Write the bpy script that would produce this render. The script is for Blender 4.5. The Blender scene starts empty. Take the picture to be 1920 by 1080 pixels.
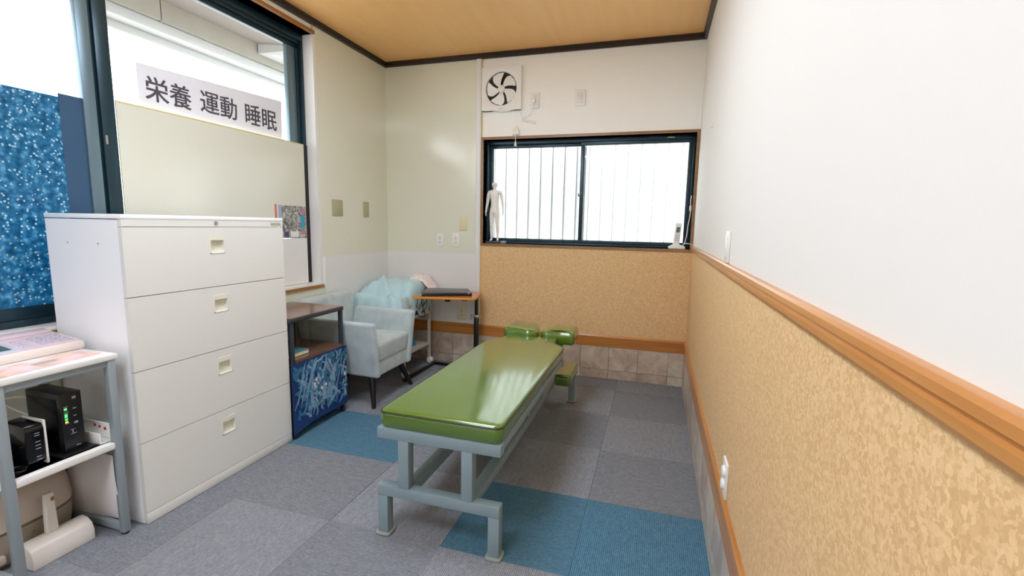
import bpy, bmesh, math, random
from mathutils import Vector, Matrix
random.seed(7)
PI = math.pi
SC = bpy.context.scene
COL = SC.collection

# ------------------------------------------------------------------ camera
XL, XR, YB, ZC = -2.109, 0.494, 2.262, 2.60
YF = -4.2                                   # wall behind the camera
def cam_setup():
    a, b, c = -0.2955, -0.1338, 0.0190
    ca, sa, cb, sb, cc, sc_ = math.cos(a), math.sin(a), math.cos(b), math.sin(b), math.cos(c), math.sin(c)
    F = Vector((sa*cb, ca*cb, sb)); r = Vector((ca, -sa, 0)); u = r.cross(F)
    r2 = cc*r + sc_*u; u2 = -sc_*r + cc*u
    cam = bpy.data.cameras.new('camera'); o = bpy.data.objects.new('camera', cam)
    cam.sensor_fit = 'HORIZONTAL'; cam.sensor_width = 36; cam.lens = 877.1/1920*36
    cam.clip_start = 0.02; cam.clip_end = 300
    m = Matrix((r2, u2, -F)).transposed().to_4x4()
    m.translation = Vector((0.2291, -1.5019, 1.230))
    o.matrix_world = m; COL.objects.link(o); SC.camera = o
cam_setup()

# ------------------------------------------------------------------ world + exposure
SKY = 3.3
FILL_LAMP = 10.5
w = bpy.data.worlds.new('sky'); SC.world = w; w.use_nodes = True
bg = w.node_tree.nodes['Background']
bg.inputs[0].default_value = (0.93, 0.97, 1.0, 1); bg.inputs[1].default_value = SKY
vs = SC.view_settings
vs.view_transform = 'Standard'; vs.look = 'None'; vs.gamma = 1.0; vs.use_curve_mapping = False
vs.exposure = 1.0
try:
    SC.cycles.use_denoising = True
    SC.cycles.max_bounces = 10; SC.cycles.diffuse_bounces = 6; SC.cycles.transparent_max_bounces = 12
    SC.cycles.sample_clamp_indirect = 8
    SC.cycles.caustics_reflective = False
except Exception:
    pass

# ------------------------------------------------------------------ materials
def lin(c):
    return tuple(((v/255.0)/12.92 if v/255.0 <= 0.04045 else (((v/255.0)+0.055)/1.055)**2.4) for v in c)
MATS = {}
def mat(name, rgb, rough=0.5, metal=0.0, noise=0.0, nscale=20.0, bump=0.0, bscale=200.0, coat=0.0,
        emis=0.0, trans=0.0, spec=0.5, sheen=0.0, stretch=(1, 1, 1), bdist=0.002):
    m = bpy.data.materials.new(name); m.use_nodes = True; nt = m.node_tree; N = nt.nodes; L = nt.links
    b = N['Principled BSDF']
    c = lin(rgb) + (1,)
    b.inputs['Base Color'].default_value = c
    b.inputs['Roughness'].default_value = rough; b.inputs['Metallic'].default_value = metal
    b.inputs['Coat Weight'].default_value = coat; b.inputs['Coat Roughness'].default_value = 0.08
    b.inputs['Specular IOR Level'].default_value = spec
    b.inputs['Transmission Weight'].default_value = trans
    b.inputs['Sheen Weight'].default_value = sheen
    if emis:
        b.inputs['Emission Color'].default_value = c; b.inputs['Emission Strength'].default_value = emis
    tc = mp = None
    if noise or bump:
        tc = N.new('ShaderNodeTexCoord'); mp = N.new('ShaderNodeMapping'); mp.inputs['Scale'].default_value = stretch
        L.new(tc.outputs['Object'], mp.inputs[0])
    if noise:
        n = N.new('ShaderNodeTexNoise'); n.inputs['Scale'].default_value = nscale; n.inputs['Detail'].default_value = 4
        L.new(mp.outputs[0], n.inputs['Vector'])
        r = N.new('ShaderNodeMapRange'); r.inputs[1].default_value = 0.3; r.inputs[2].default_value = 0.7
        r.inputs[3].default_value = 1-noise; r.inputs[4].default_value = 1+noise
        L.new(n.outputs['Fac'], r.inputs[0])
        h = N.new('ShaderNodeHueSaturation'); h.inputs['Color'].default_value = c
        L.new(r.outputs[0], h.inputs['Value']); L.new(h.outputs[0], b.inputs['Base Color'])
    if bump:
        n2 = N.new('ShaderNodeTexNoise'); n2.inputs['Scale'].default_value = bscale; n2.inputs['Detail'].default_value = 3
        L.new(mp.outputs[0], n2.inputs['Vector'])
        bp = N.new('ShaderNodeBump'); bp.inputs['Strength'].default_value = bump; bp.inputs['Distance'].default_value = bdist
        L.new(n2.outputs['Fac'], bp.inputs['Height']); L.new(bp.outputs[0], b.inputs['Normal'])
    MATS[name] = m
    return m

def ramp(N, stops):
    r = N.new('ShaderNodeValToRGB'); e = r.color_ramp.elements
    e[0].position = stops[0][0]; e[0].color = lin(stops[0][1]) + (1,)
    e[1].position = stops[-1][0]; e[1].color = lin(stops[-1][1]) + (1,)
    for p, c in stops[1:-1]:
        x = e.new(p); x.color = lin(c) + (1,)
    return r

def cork_mat(name, light, dark, scale=110):
    m = bpy.data.materials.new(name); m.use_nodes = True; nt = m.node_tree; N = nt.nodes; L = nt.links
    b = N['Principled BSDF']; b.inputs['Roughness'].default_value = 0.5; b.inputs['Specular IOR Level'].default_value = 0.35
    tc = N.new('ShaderNodeTexCoord')
    v = N.new('ShaderNodeTexVoronoi'); v.inputs['Scale'].default_value = scale
    n = N.new('ShaderNodeTexNoise'); n.inputs['Scale'].default_value = scale*0.55; n.inputs['Detail'].default_value = 5
    L.new(tc.outputs['Object'], n.inputs['Vector'])
    mx = N.new('ShaderNodeMix'); mx.data_type = 'VECTOR'; mx.inputs['Factor'].default_value = 0.02
    L.new(tc.outputs['Object'], mx.inputs[4]); L.new(n.outputs['Color'], mx.inputs[5]); L.new(mx.outputs[1], v.inputs['Vector'])
    bw = N.new('ShaderNodeSeparateColor'); L.new(v.outputs['Color'], bw.inputs[0])
    a = N.new('ShaderNodeMath'); a.operation = 'ADD'; L.new(bw.outputs[0], a.inputs[0]); L.new(n.outputs['Fac'], a.inputs[1])
    h = N.new('ShaderNodeMath'); h.operation = 'MULTIPLY'; h.inputs[1].default_value = 0.55; L.new(a.outputs[0], h.inputs[0])
    mid = tuple((x+y)/2 for x, y in zip(light, dark))
    r = ramp(N, [(0.1, dark), (0.42, mid), (0.6, light), (0.95, tuple(min(255, x+14) for x in light))])
    L.new(h.outputs[0], r.inputs[0]); L.new(r.outputs[0], b.inputs['Base Color'])
    bp = N.new('ShaderNodeBump'); bp.inputs['Strength'].default_value = 0.12; bp.inputs['Distance'].default_value = 0.001
    L.new(h.outputs[0], bp.inputs['Height']); L.new(bp.outputs[0], b.inputs['Normal'])
    MATS[name] = m; return m

def carpet_mat(name, a, c, axis, pitch=0.0075, stripe=0.8):
    """loop pile: ribs along one axis, flecked by noise"""
    m = bpy.data.materials.new(name); m.use_nodes = True; nt = m.node_tree; N = nt.nodes; L = nt.links
    b = N['Principled BSDF']; b.inputs['Roughness'].default_value = 0.95; b.inputs['Specular IOR Level'].default_value = 0.1
    tc = N.new('ShaderNodeTexCoord')
    mp = N.new('ShaderNodeMapping'); mp.inputs['Scale'].default_value = (4, 1, 1) if axis == 'X' else (1, 4, 1)
    mp.inputs['Scale'].default_value = (0.35, 1, 1) if axis == 'X' else (1, 0.35, 1)
    L.new(tc.outputs['Object'], mp.inputs[0])
    n = N.new('ShaderNodeTexNoise'); n.inputs['Scale'].default_value = 190; n.inputs['Detail'].default_value = 3
    L.new(mp.outputs[0], n.inputs['Vector'])
    n3 = N.new('ShaderNodeTexNoise'); n3.inputs['Scale'].default_value = 55; n3.inputs['Detail'].default_value = 2
    L.new(mp.outputs[0], n3.inputs['Vector'])
    wv = N.new('ShaderNodeTexWave'); wv.wave_type = 'BANDS'; wv.bands_direction = 'Y' if axis == 'X' else 'X'
    wv.inputs['Scale'].default_value = (2*PI/pitch)/20.0; wv.inputs['Distortion'].default_value = 0.4
    wv.inputs['Detail'].default_value = 1; wv.inputs['Detail Scale'].default_value = 3
    L.new(tc.outputs['Object'], wv.inputs['Vector'])
    s1 = N.new('ShaderNodeMath'); s1.operation = 'MULTIPLY'; s1.inputs[1].default_value = stripe; L.new(wv.outputs['Fac'], s1.inputs[0])
    s2 = N.new('ShaderNodeMath'); s2.operation = 'MULTIPLY_ADD'; s2.inputs[1].default_value = 1.5; L.new(n.outputs['Fac'], s2.inputs[0]); L.new(s1.outputs[0], s2.inputs[2])
    s3 = N.new('ShaderNodeMath'); s3.operation = 'MULTIPLY_ADD'; s3.inputs[1].default_value = 0.7; L.new(n3.outputs['Fac'], s3.inputs[0]); L.new(s2.outputs[0], s3.inputs[2])
    mr = N.new('ShaderNodeMapRange'); mr.inputs[1].default_value = 0.6; mr.inputs[2].default_value = 1.7 + stripe; L.new(s3.outputs[0], mr.inputs[0])
    r = ramp(N, [(0.0, c), (1.0, a)]); L.new(mr.outputs[0], r.inputs[0]); L.new(r.outputs[0], b.inputs['Base Color'])
    bp = N.new('ShaderNodeBump'); bp.inputs['Strength'].default_value = 0.5; bp.inputs['Distance'].default_value = 0.002
    L.new(s2.outputs[0], bp.inputs['Height']); L.new(bp.outputs[0], b.inputs['Normal'])
    MATS[name] = m; return m

def tile_mat(name, cols, rough):
    m = bpy.data.materials.new(name); m.use_nodes = True; nt = m.node_tree; N = nt.nodes; L = nt.links
    b = N['Principled BSDF']; b.inputs['Roughness'].default_value = rough
    tc = N.new('ShaderNodeTexCoord'); oi = N.new('ShaderNodeObjectInfo')
    mp = N.new('ShaderNodeVectorMath'); mp.operation = 'MULTIPLY_ADD'; mp.inputs[1].default_value = (1, 1, 1)
    L.new(tc.outputs['Object'], mp.inputs[0])
    sc_ = N.new('ShaderNodeMath'); sc_.operation = 'MULTIPLY'; sc_.inputs[1].default_value = 37.0
    L.new(oi.outputs['Random'], sc_.inputs[0]); L.new(sc_.outputs[0], mp.inputs[2])
    n = N.new('ShaderNodeTexNoise'); n.inputs['Scale'].default_value = 9; n.inputs['Detail'].default_value = 6
    n.inputs['Roughness'].default_value = 0.62; n.inputs['Distortion'].default_value = 0.7
    L.new(mp.outputs[0], n.inputs['Vector'])
    ad = N.new('ShaderNodeMath'); ad.operation = 'MULTIPLY_ADD'; ad.inputs[1].default_value = 0.28; L.new(oi.outputs['Random'], ad.inputs[0]); L.new(n.outputs['Fac'], ad.inputs[2])
    r = ramp(N, [(0.35, cols[0]), (0.55, cols[1]), (0.7, cols[2]), (0.88, cols[3])])
    L.new(ad.outputs[0], r.inputs[0]); L.new(r.outputs[0], b.inputs['Base Color'])
    MATS[name] = m; return m

def wood_mat(name, a, c, rough, along='X', scale=3.0, coat=0.2):
    m = bpy.data.materials.new(name); m.use_nodes = True; nt = m.node_tree; N = nt.nodes; L = nt.links
    b = N['Principled BSDF']; b.inputs['Roughness'].default_value = rough; b.inputs['Coat Weight'].default_value = coat
    b.inputs['Coat Roughness'].default_value = 0.15
    tc = N.new('ShaderNodeTexCoord'); mp = N.new('ShaderNodeMapping')
    s = [9.0, 9.0, 9.0]; s['XYZ'.index(along)] = 0.6
    mp.inputs['Scale'].default_value = s; L.new(tc.outputs['Object'], mp.inputs[0])
    n = N.new('ShaderNodeTexNoise'); n.inputs['Scale'].default_value = scale; n.inputs['Detail'].default_value = 5; n.inputs['Distortion'].default_value = 0.4
    L.new(mp.outputs[0], n.inputs['Vector'])
    r = ramp(N, [(0.3, c), (0.7, a)]); L.new(n.outputs['Fac'], r.inputs[0]); L.new(r.outputs[0], b.inputs['Base Color'])
    MATS[name] = m; return m

M_white_wall = mat('white_wallpaper', (230, 227, 221), 0.75, bump=0.12, bscale=260, bdist=0.0006)
M_cream_wall = mat('cream_wallpaper', (247, 246, 240), 0.75, bump=0.12, bscale=260, bdist=0.0006)
M_laminate = mat('green_laminate', (226, 228, 211), 0.16, noise=0.012, nscale=2, coat=0.25)
M_wains = mat('white_laminate', (230, 230, 229), 0.3)
M_ceiling = wood_mat('ceiling_paper', (249, 196, 127), (246, 190, 118), 0.42, 'Y', 2.0, 0.05)
M_dark_wood = wood_mat('dark_moulding', (48, 32, 30), (24, 15, 16), 0.35, 'X', 3, 0.2)
M_trim = wood_mat('oak_trim', (206, 148, 86), (180, 118, 58), 0.32, 'Y', 3, 0.3)
M_trim_x = wood_mat('oak_trim_x', (196, 134, 66), (168, 104, 42), 0.32, 'X', 3, 0.3)
M_winwood = wood_mat('window_wood', (158, 118, 74), (130, 92, 54), 0.4, 'X', 4, 0.2)
M_winwood_l = wood_mat('window_wood_left', (172, 120, 62), (140, 90, 40), 0.35, 'Y', 4, 0.25)
M_cork = cork_mat('cork', (227, 191, 141), (208, 167, 114), 165)
M_tile = tile_mat('stone_tile', [(150, 140, 130), (186, 168, 150), (205, 190, 172), (214, 208, 200)], 0.28)
M_grout = mat('grout', (120, 112, 104), 0.9)
M_slab = mat('floor_slab', (70, 70, 72), 0.9)
M_gY = carpet_mat('carpet_grey_y', (172, 176, 182), (88, 92, 99), 'Y')
M_gX = carpet_mat('carpet_grey_x', (152, 156, 162), (92, 96, 103), 'X', stripe=0.35)
M_bY = carpet_mat('carpet_blue_y', (112, 154, 176), (34, 80, 108), 'Y')
M_bX = carpet_mat('carpet_blue_x', (102, 140, 160), (52, 92, 116), 'X', stripe=0.3)
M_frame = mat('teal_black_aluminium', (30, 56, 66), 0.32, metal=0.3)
M_frame_lit = mat('lit_aluminium', (104, 126, 136), 0.35, metal=0.4)  # lighter copy of the frame metal, light on the stiles put into the colour
M_black = mat('black_plastic', (16, 17, 19), 0.35)
M_black_g = mat('black_gloss', (10, 10, 12), 0.15)
M_glass = None
M_plas = mat('white_plastic', (238, 238, 234), 0.35)
M_plas_c = mat('cream_plastic', (226, 216, 182), 0.4)
M_plate = mat('olive_plate', (176, 172, 140), 0.4)
M_green = mat('green_vinyl', (80, 114, 12), 0.25, coat=1.0, noise=0.05, nscale=4, bump=0.14, bscale=7, bdist=0.01)
_gb = M_green.node_tree.nodes['Principled BSDF']; _gb.inputs['Coat Roughness'].default_value = 0.13; _gb.inputs['Coat IOR'].default_value = 1.75
M_green_side = mat('green_vinyl_piping', (36, 56, 10), 0.4)
M_bench = mat('blue_grey_paint', (134, 154, 162), 0.38, noise=0.03, nscale=12)
M_foot = mat('grey_pads', (150, 156, 152), 0.5)
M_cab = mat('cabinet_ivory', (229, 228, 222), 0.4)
M_cab_side = mat('cabinet_lit_side', (250, 251, 252), 0.4)  # side and top made lighter: the light falling there is put into the colour
M_seam = mat('cabinet_gap', (120, 112, 100), 0.8)
M_handle_in = mat('handle_cup', (232, 230, 212), 0.5)
M_steel = mat('steel', (190, 190, 188), 0.25, metal=0.9)
M_velvet = mat('grey_blue_velvet', (176, 190, 192), 0.85, noise=0.13, nscale=11, bump=0.3, bscale=60, sheen=0.5)
M_leg = mat('black_legs', (20, 18, 18), 0.35)
M_dkmetal = mat('charcoal_metal', (56, 62, 68), 0.4, metal=0.3)
M_walnut = wood_mat('walnut_top', (128, 92, 72), (96, 64, 48), 0.25, 'Y', 4, 0.4)
M_navy = mat('navy_cloth', (16, 52, 108), 0.8, noise=0.15, nscale=6)
M_leaf1 = mat('leaf_print_grey_blue', (112, 154, 186), 0.8)
M_leaf2 = mat('leaf_print_teal', (52, 110, 146), 0.8)
M_leaf3 = mat('leaf_print_pale', (142, 176, 200), 0.8)
M_leaf4 = mat('leaf_print_navy', (12, 34, 92), 0.8)
M_flower = mat('flower_print', (228, 216, 220), 0.8)
M_orange = wood_mat('orange_veneer', (206, 130, 66), (184, 106, 46), 0.3, 'X', 4, 0.4)
M_orange_edge = mat('orange_edge', (224, 146, 36), 0.35)
M_cloth = mat('aqua_cloth', (186, 217, 223), 0.85, noise=0.04, nscale=5)
M_pink = mat('pink_cloth', (240, 226, 224), 0.85, noise=0.05, nscale=14)
M_tealbag = mat('teal_bag', (30, 124, 140), 0.7)
M_rackm = mat('rack_grey_metal', (152, 164, 170), 0.35, metal=0.2)
M_board = mat('white_board', (236, 234, 230), 0.4)
M_paper = mat('white_paper', (236, 232, 232), 0.8)
M_beige = mat('warm_beige_plastic', (200, 186, 170), 0.35)
M_beige_d = mat('warm_grey_beige', (160, 150, 132), 0.35)
M_offw = mat('off_white_plastic', (232, 226, 218), 0.35)
M_fax = mat('fax_ivory', (230, 221, 213), 0.4)
M_fax_top = mat('fax_pink', (224, 204, 212), 0.4)
M_key = mat('fax_keys', (198, 192, 204), 0.4)
M_lcd = mat('lcd_green_grey', (84, 104, 100), 0.15)
M_red = mat('red_print', (196, 34, 40), 0.6)
M_soffit = mat('soffit_panel', (118, 113, 110), 0.8)
M_concrete = mat('pale_concrete', (132, 131, 124), 0.85, noise=0.05, nscale=6)
M_gutter = mat('white_gutter', (160, 163, 163), 0.6)
M_ground = mat('pale_paving', (200, 198, 192), 0.9)
M_outwall = mat('outside_white_wall', (236, 236, 236), 0.8)
M_slat = mat('white_fence_slat', (244, 246, 246), 0.6)
def _tl(m, f):
    nt = m.node_tree; N = nt.nodes; L = nt.links; b = N['Principled BSDF']; t = N.new('ShaderNodeBsdfTranslucent')
    t.inputs[0].default_value = b.inputs['Base Color'].default_value; x_ = N.new('ShaderNodeMixShader'); x_.inputs[0].default_value = f
    L.new(b.outputs[0], x_.inputs[1]); L.new(t.outputs[0], x_.inputs[2]); L.new(x_.outputs[0], N['Material Output'].inputs[0])
_tl(M_slat, 0.6)
M_gap = mat('fence_gap_grey', (96, 99, 102), 0.8)
M_signw = mat('sign_white', (226, 229, 236), 0.7)
M_ink = mat('sign_ink', (74, 72, 80), 0.7)
M_yel = mat('yellowed_tape', (214, 196, 120), 0.6)
M_fig = mat('figure_ivory', (240, 237, 232), 0.45)
M_ledg = mat('green_led', (60, 230, 90), 0.4, emis=1.6)
M_ledo = mat('orange_led', (255, 150, 60), 0.4, emis=1.6)
M_print_g = mat('pale_grey_print', (150, 152, 156), 0.6)
M_fill_lamp = mat('fill_lamp_diffuser', (230, 240, 255), 0.5, emis=FILL_LAMP)  # glow of the added ceiling panels outside the view

def glass_mat(name, rough=0.0, tint=(1, 1, 1)):
    m = bpy.data.materials.new(name); m.use_nodes = True; nt = m.node_tree; N = nt.nodes; L = nt.links
    N.remove(N['Principled BSDF']); out = N['Material Output']
    t = N.new('ShaderNodeBsdfTransparent'); t.inputs[0].default_value = tint + (1,)
    g = N.new('ShaderNodeBsdfGlossy'); g.inputs['Roughness'].default_value = 0.02
    f = N.new('ShaderNodeFresnel'); f.inputs[0].default_value = 1.45
    ge = N.new('ShaderNodeNewGeometry'); iv = N.new('ShaderNodeMath'); iv.operation = 'SUBTRACT'; iv.inputs[0].default_value = 1.0
    L.new(ge.outputs['Backfacing'], iv.inputs[1])
    ml = N.new('ShaderNodeMath'); ml.operation = 'MULTIPLY'; L.new(iv.outputs[0], ml.inputs[0]); L.new(f.outputs[0], ml.inputs[1])
    mx = N.new('ShaderNodeMixShader'); L.new(ml.outputs[0], mx.inputs[0])
    if rough:
        tr = N.new('ShaderNodeBsdfTranslucent'); tr.inputs[0].default_value = (0.95, 0.97, 0.98, 1)
        m2 = N.new('ShaderNodeMixShader'); m2.inputs[0].default_value = rough
        L.new(t.outputs[0], m2.inputs[1]); L.new(tr.outputs[0], m2.inputs[2]); L.new(m2.outputs[0], mx.inputs[1])
    else:
        L.new(t.outputs[0], mx.inputs[1])
    L.new(g.outputs[0], mx.inputs[2]); L.new(mx.outputs[0], out.inputs[0])
    MATS[name] = m; return m
M_glass = glass_mat('clear_glass')
M_glass_f = glass_mat('hazy_glass', 0.22)

def pebble_mat():
    """privacy film: blue sheet with small clear pebbles that let daylight through"""
    m = bpy.data.materials.new('pebbled_blue_film'); m.use_nodes = True; nt = m.node_tree; N = nt.nodes; L = nt.links
    b = N['Principled BSDF']; out = N['Material Output']
    b.inputs['Roughness'].default_value = 0.2
    tc = N.new('ShaderNodeTexCoord')
    v = N.new('ShaderNodeTexVoronoi'); v.inputs['Scale'].default_value = 80
    n = N.new('ShaderNodeTexNoise'); n.inputs['Scale'].default_value = 40; n.inputs['Detail'].default_value = 4
    n4 = N.new('ShaderNodeTexNoise'); n4.inputs['Scale'].default_value = 5; n4.inputs['Detail'].default_value = 2
    for q in (v, n, n4): L.new(tc.outputs['Object'], q.inputs['Vector'])
    r = ramp(N, [(0.3, (28, 96, 130)), (0.52, (58, 128, 160)), (0.72, (128, 176, 200))])
    L.new(n.outputs['Fac'], r.inputs[0]); L.new(r.outputs[0], b.inputs['Base Color'])
    sp = N.new('ShaderNodeSeparateColor'); L.new(v.outputs['Color'], sp.inputs[0])
    th = N.new('ShaderNodeMath'); th.operation = 'MULTIPLY_ADD'; th.inputs[1].default_value = 0.55; L.new(n4.outputs['Fac'], th.inputs[0]); L.new(sp.outputs[0], th.inputs[2])
    g = N.new('ShaderNodeMath'); g.operation = 'GREATER_THAN'; g.inputs[1].default_value = 0.94; L.new(th.outputs[0], g.inputs[0])
    d = N.new('ShaderNodeMath'); d.operation = 'LESS_THAN'; d.inputs[1].default_value = 0.36; L.new(v.outputs['Distance'], d.inputs[0])
    mu = N.new('ShaderNodeMath'); mu.operation = 'MULTIPLY'; L.new(g.outputs[0], mu.inputs[0]); L.new(d.outputs[0], mu.inputs[1])
    tl = N.new('ShaderNodeBsdfTranslucent'); L.new(r.outputs[0], tl.inputs[0])
    m1 = N.new('ShaderNodeMixShader'); m1.inputs[0].default_value = 0.6; L.new(b.outputs[0], m1.inputs[1]); L.new(tl.outputs[0], m1.inputs[2])
    t = N.new('ShaderNodeBsdfTransparent'); t.inputs[0].default_value = (0.26, 0.31, 0.34, 1)
    m2 = N.new('ShaderNodeMixShader'); L.new(mu.outputs[0], m2.inputs[0]); L.new(m1.outputs[0], m2.inputs[1]); L.new(t.outputs[0], m2.inputs[2])
    bp = N.new('ShaderNodeBump'); bp.inputs['Strength'].default_value = 0.6; bp.inputs['Distance'].default_value = 0.004
    L.new(v.outputs['Distance'], bp.inputs['Height']); L.new(bp.outputs[0], b.inputs['Normal'])
    L.new(m2.outputs[0], out.inputs[0]); return m
M_pebble = pebble_mat()
def film_mat():
    m = bpy.data.materials.new('slate_film'); m.use_nodes = True; nt = m.node_tree; N = nt.nodes; L = nt.links
    b = N['Principled BSDF']; b.inputs['Base Color'].default_value = lin((70, 104, 134)) + (1,); b.inputs['Roughness'].default_value = 0.3
    tl = N.new('ShaderNodeBsdfTranslucent'); tl.inputs[0].default_value = lin((60, 96, 128)) + (1,)
    mx = N.new('ShaderNodeMixShader'); mx.inputs[0].default_value = 0.4
    L.new(b.outputs[0], mx.inputs[1]); L.new(tl.outputs[0], mx.inputs[2]); L.new(mx.outputs[0], N['Material Output'].inputs[0]); return m
M_film = film_mat()
def poster_mat():
    m = bpy.data.materials.new('poster_grey_print'); m.use_nodes = True; nt = m.node_tree; N = nt.nodes; L = nt.links
    b = N['Principled BSDF']; b.inputs['Roughness'].default_value = 0.5
    tc = N.new('ShaderNodeTexCoord'); n = N.new('ShaderNodeTexNoise'); n.inputs['Scale'].default_value = 26; n.inputs['Detail'].default_value = 6; n.inputs['Distortion'].default_value = 2.2
    L.new(tc.outputs['Object'], n.inputs['Vector'])
    r = ramp(N, [(0.36, (84, 84, 82)), (0.5, (138, 138, 134)), (0.62, (205, 203, 198))])
    L.new(n.outputs['Fac'], r.inputs[0]); L.new(r.outputs[0], b.inputs['Base Color']); return m
M_poster = poster_mat()
def leaflet_mat():
    m = bpy.data.materials.new('leaflet_print'); m.use_nodes = True; nt = m.node_tree; N = nt.nodes; L = nt.links
    b = N['Principled BSDF']; b.inputs['Roughness'].default_value = 0.4
    tc = N.new('ShaderNodeTexCoord'); n = N.new('ShaderNodeTexNoise'); n.inputs['Scale'].default_value = 14; n.inputs['Detail'].default_value = 3
    L.new(tc.outputs['Object'], n.inputs['Vector'])
    r = ramp(N, [(0.34, (206, 180, 158)), (0.45, (238, 196, 182)), (0.55, (243, 216, 216)), (0.68, (244, 228, 226))])
    L.new(n.outputs['Fac'], r.inputs[0]); L.new(r.outputs[0], b.inputs['Base Color']); return m
M_leaflet = leaflet_mat()

# ------------------------------------------------------------------ geometry helpers
class P:
    def __init__(s): s.v = []; s.f = []; s.m = []
    def _add(s, vs_, fs, mi):
        o = len(s.v); s.v += [tuple(v) for v in vs_]
        for f in fs: s.f.append(tuple(i+o for i in f)); s.m.append(mi)
        return s
    def hexa(s, p, mi=0):   # p: 4 bottom ccw, 4 top ccw
        return s._add(p, [(3, 2, 1, 0), (4, 5, 6, 7), (0, 1, 5, 4), (1, 2, 6, 5), (2, 3, 7, 6), (3, 0, 4, 7)], mi)
    def box(s, x0, x1, y0, y1, z0, z1, mi=0):
        return s.hexa([(x0, y0, z0), (x1, y0, z0), (x1, y1, z0), (x0, y1, z0), (x0, y0, z1), (x1, y0, z1), (x1, y1, z1), (x0, y1, z1)], mi)
    def prism(s, poly, axis, a, b, mi=0):
        def mk(u, v, t):
            return {'X': (t, u, v), 'Y': (u, t, v), 'Z': (u, v, t)}[axis]
        ar = sum(poly[i][0]*poly[(i+1) % len(poly)][1]-poly[(i+1) % len(poly)][0]*poly[i][1] for i in range(len(poly)))
        if ar < 0: poly = poly[::-1]
        if axis == 'Y': poly = poly[::-1]
        n = len(poly)
        vs_ = [mk(u, v, a) for u, v in poly] + [mk(u, v, b) for u, v in poly]
        fs = [tuple(range(n-1, -1, -1)), tuple(range(n, 2*n))] + [(i, (i+1) % n, n+(i+1) % n, n+i) for i in range(n)]
        if b < a: fs = [f[::-1] for f in fs]
        return s._add(vs_, fs, mi)
    def tube(s, pts, r, n=8, closed=False, mi=0):
        pts = [Vector(p) for p in pts]; rs = r if isinstance(r, (list, tuple)) else [r]*len(pts)
        k = len(pts); vs_ = []; up = None
        for i, p in enumerate(pts):
            if closed: d = pts[(i+1) % k]-pts[i-1]
            else: d = pts[min(i+1, k-1)]-pts[max(i-1, 0)]
            d.normalize()
            if up is None:
                up = Vector((0, 0, 1)) if abs(d.z) < 0.9 else Vector((1, 0, 0))
            side = d.cross(up)
            if side.length < 1e-5: side = d.orthogonal()
            side.normalize(); up = side.cross(d).normalized()
            for j in range(n):
                a = 2*PI*j/n; vs_.append(p + (side*math.cos(a)+up*math.sin(a))*rs[i])
        fs = []
        for i in range(k if closed else k-1):
            for j in range(n):
                a, b = i*n+j, i*n+(j+1) % n; c, d2 = ((i+1) % k)*n+(j+1) % n, ((i+1) % k)*n+j
                fs.append((a, d2, c, b))
        if not closed: fs += [tuple(range(n)), tuple(range((k-1)*n+n-1, (k-1)*n-1, -1))]
        return s._add(vs_, fs, mi)
    def cyl(s, p0, p1, r0, r1=None, n=20, mi=0):
        return s.tube([p0, p1], [r0, r0 if r1 is None else r1], n, False, mi)
    def lathe(s, prof, c, n=24, axis='Z', sx=1, sy=1, mi=0):
        vs_ = []
        for r, z in prof:
            for j in range(n):
                a = 2*PI*j/n; u, v = r*math.cos(a)*sx, r*math.sin(a)*sy
                q = {'Z': (u, v, z), 'Y': (u, z, v), 'X': (z, u, v)}[axis]
                vs_.append((c[0]+q[0], c[1]+q[1], c[2]+q[2]))
        fs = [(i*n+j, i*n+(j+1) % n, (i+1)*n+(j+1) % n, (i+1)*n+j) for i in range(len(prof)-1) for j in range(n)]
        fs += [tuple(range(n-1, -1, -1)), tuple(range((len(prof)-1)*n, len(prof)*n))]
        return s._add(vs_, fs, mi)
    def poly(s, pts, mi=0):
        return s._add(pts, [tuple(range(len(pts)))], mi)
    def sphere(s, c, r, n=14, m=8, sc_=(1, 1, 1), mi=0):
        prof = [(max(1e-4, r*math.sin(PI*i/m)), -r*math.cos(PI*i/m)*sc_[2]) for i in range(m+1)]
        return s.lathe(prof, c, n, 'Z', sc_[0], sc_[1], mi)

def wloc(o):
    l = Vector((0, 0, 0))
    while o is not None: l += o.location; o = o.parent
    return l

def build(p, name, mats, parent=None, bevel=0, seg=2, smooth=False, loc=None, fix=False, angle=35):
    if not isinstance(mats, (list, tuple)): mats = [mats]
    if parent is not None: base = wloc(parent)
    elif loc is not None: base = Vector(loc)
    else:
        xs = [v[0] for v in p.v]; ys = [v[1] for v in p.v]; zs = [v[2] for v in p.v]
        base = Vector(((min(xs)+max(xs))/2, (min(ys)+max(ys))/2, min(zs)))
    me = bpy.data.meshes.new(name)
    me.from_pydata([Vector(v)-base for v in p.v], [], p.f)
    for m in mats: me.materials.append(m)
    for i, q in enumerate(me.polygons): q.material_index = p.m[i]; q.use_smooth = smooth
    me.update()
    if fix:
        bm = bmesh.new(); bm.from_mesh(me); bmesh.ops.remove_doubles(bm, verts=bm.verts, dist=1e-5)
        bmesh.ops.recalc_face_normals(bm, faces=bm.faces); bm.to_mesh(me); bm.free()
    o = bpy.data.objects.new(name, me); COL.objects.link(o)
    if parent is not None: o.parent = parent
    else: o.location = base
    if bevel:
        b = o.modifiers.new('bevel', 'BEVEL'); b.width = bevel; b.segments = seg; b.limit_method = 'ANGLE'; b.angle_limit = math.radians(30)
        b.harden_normals = False
        for q in me.polygons: q.use_smooth = True
    if bevel or smooth:
        es = o.modifiers.new('edges', 'EDGE_SPLIT'); es.split_angle = math.radians(angle if bevel else 50); es.use_edge_sharp = False
    return o

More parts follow.
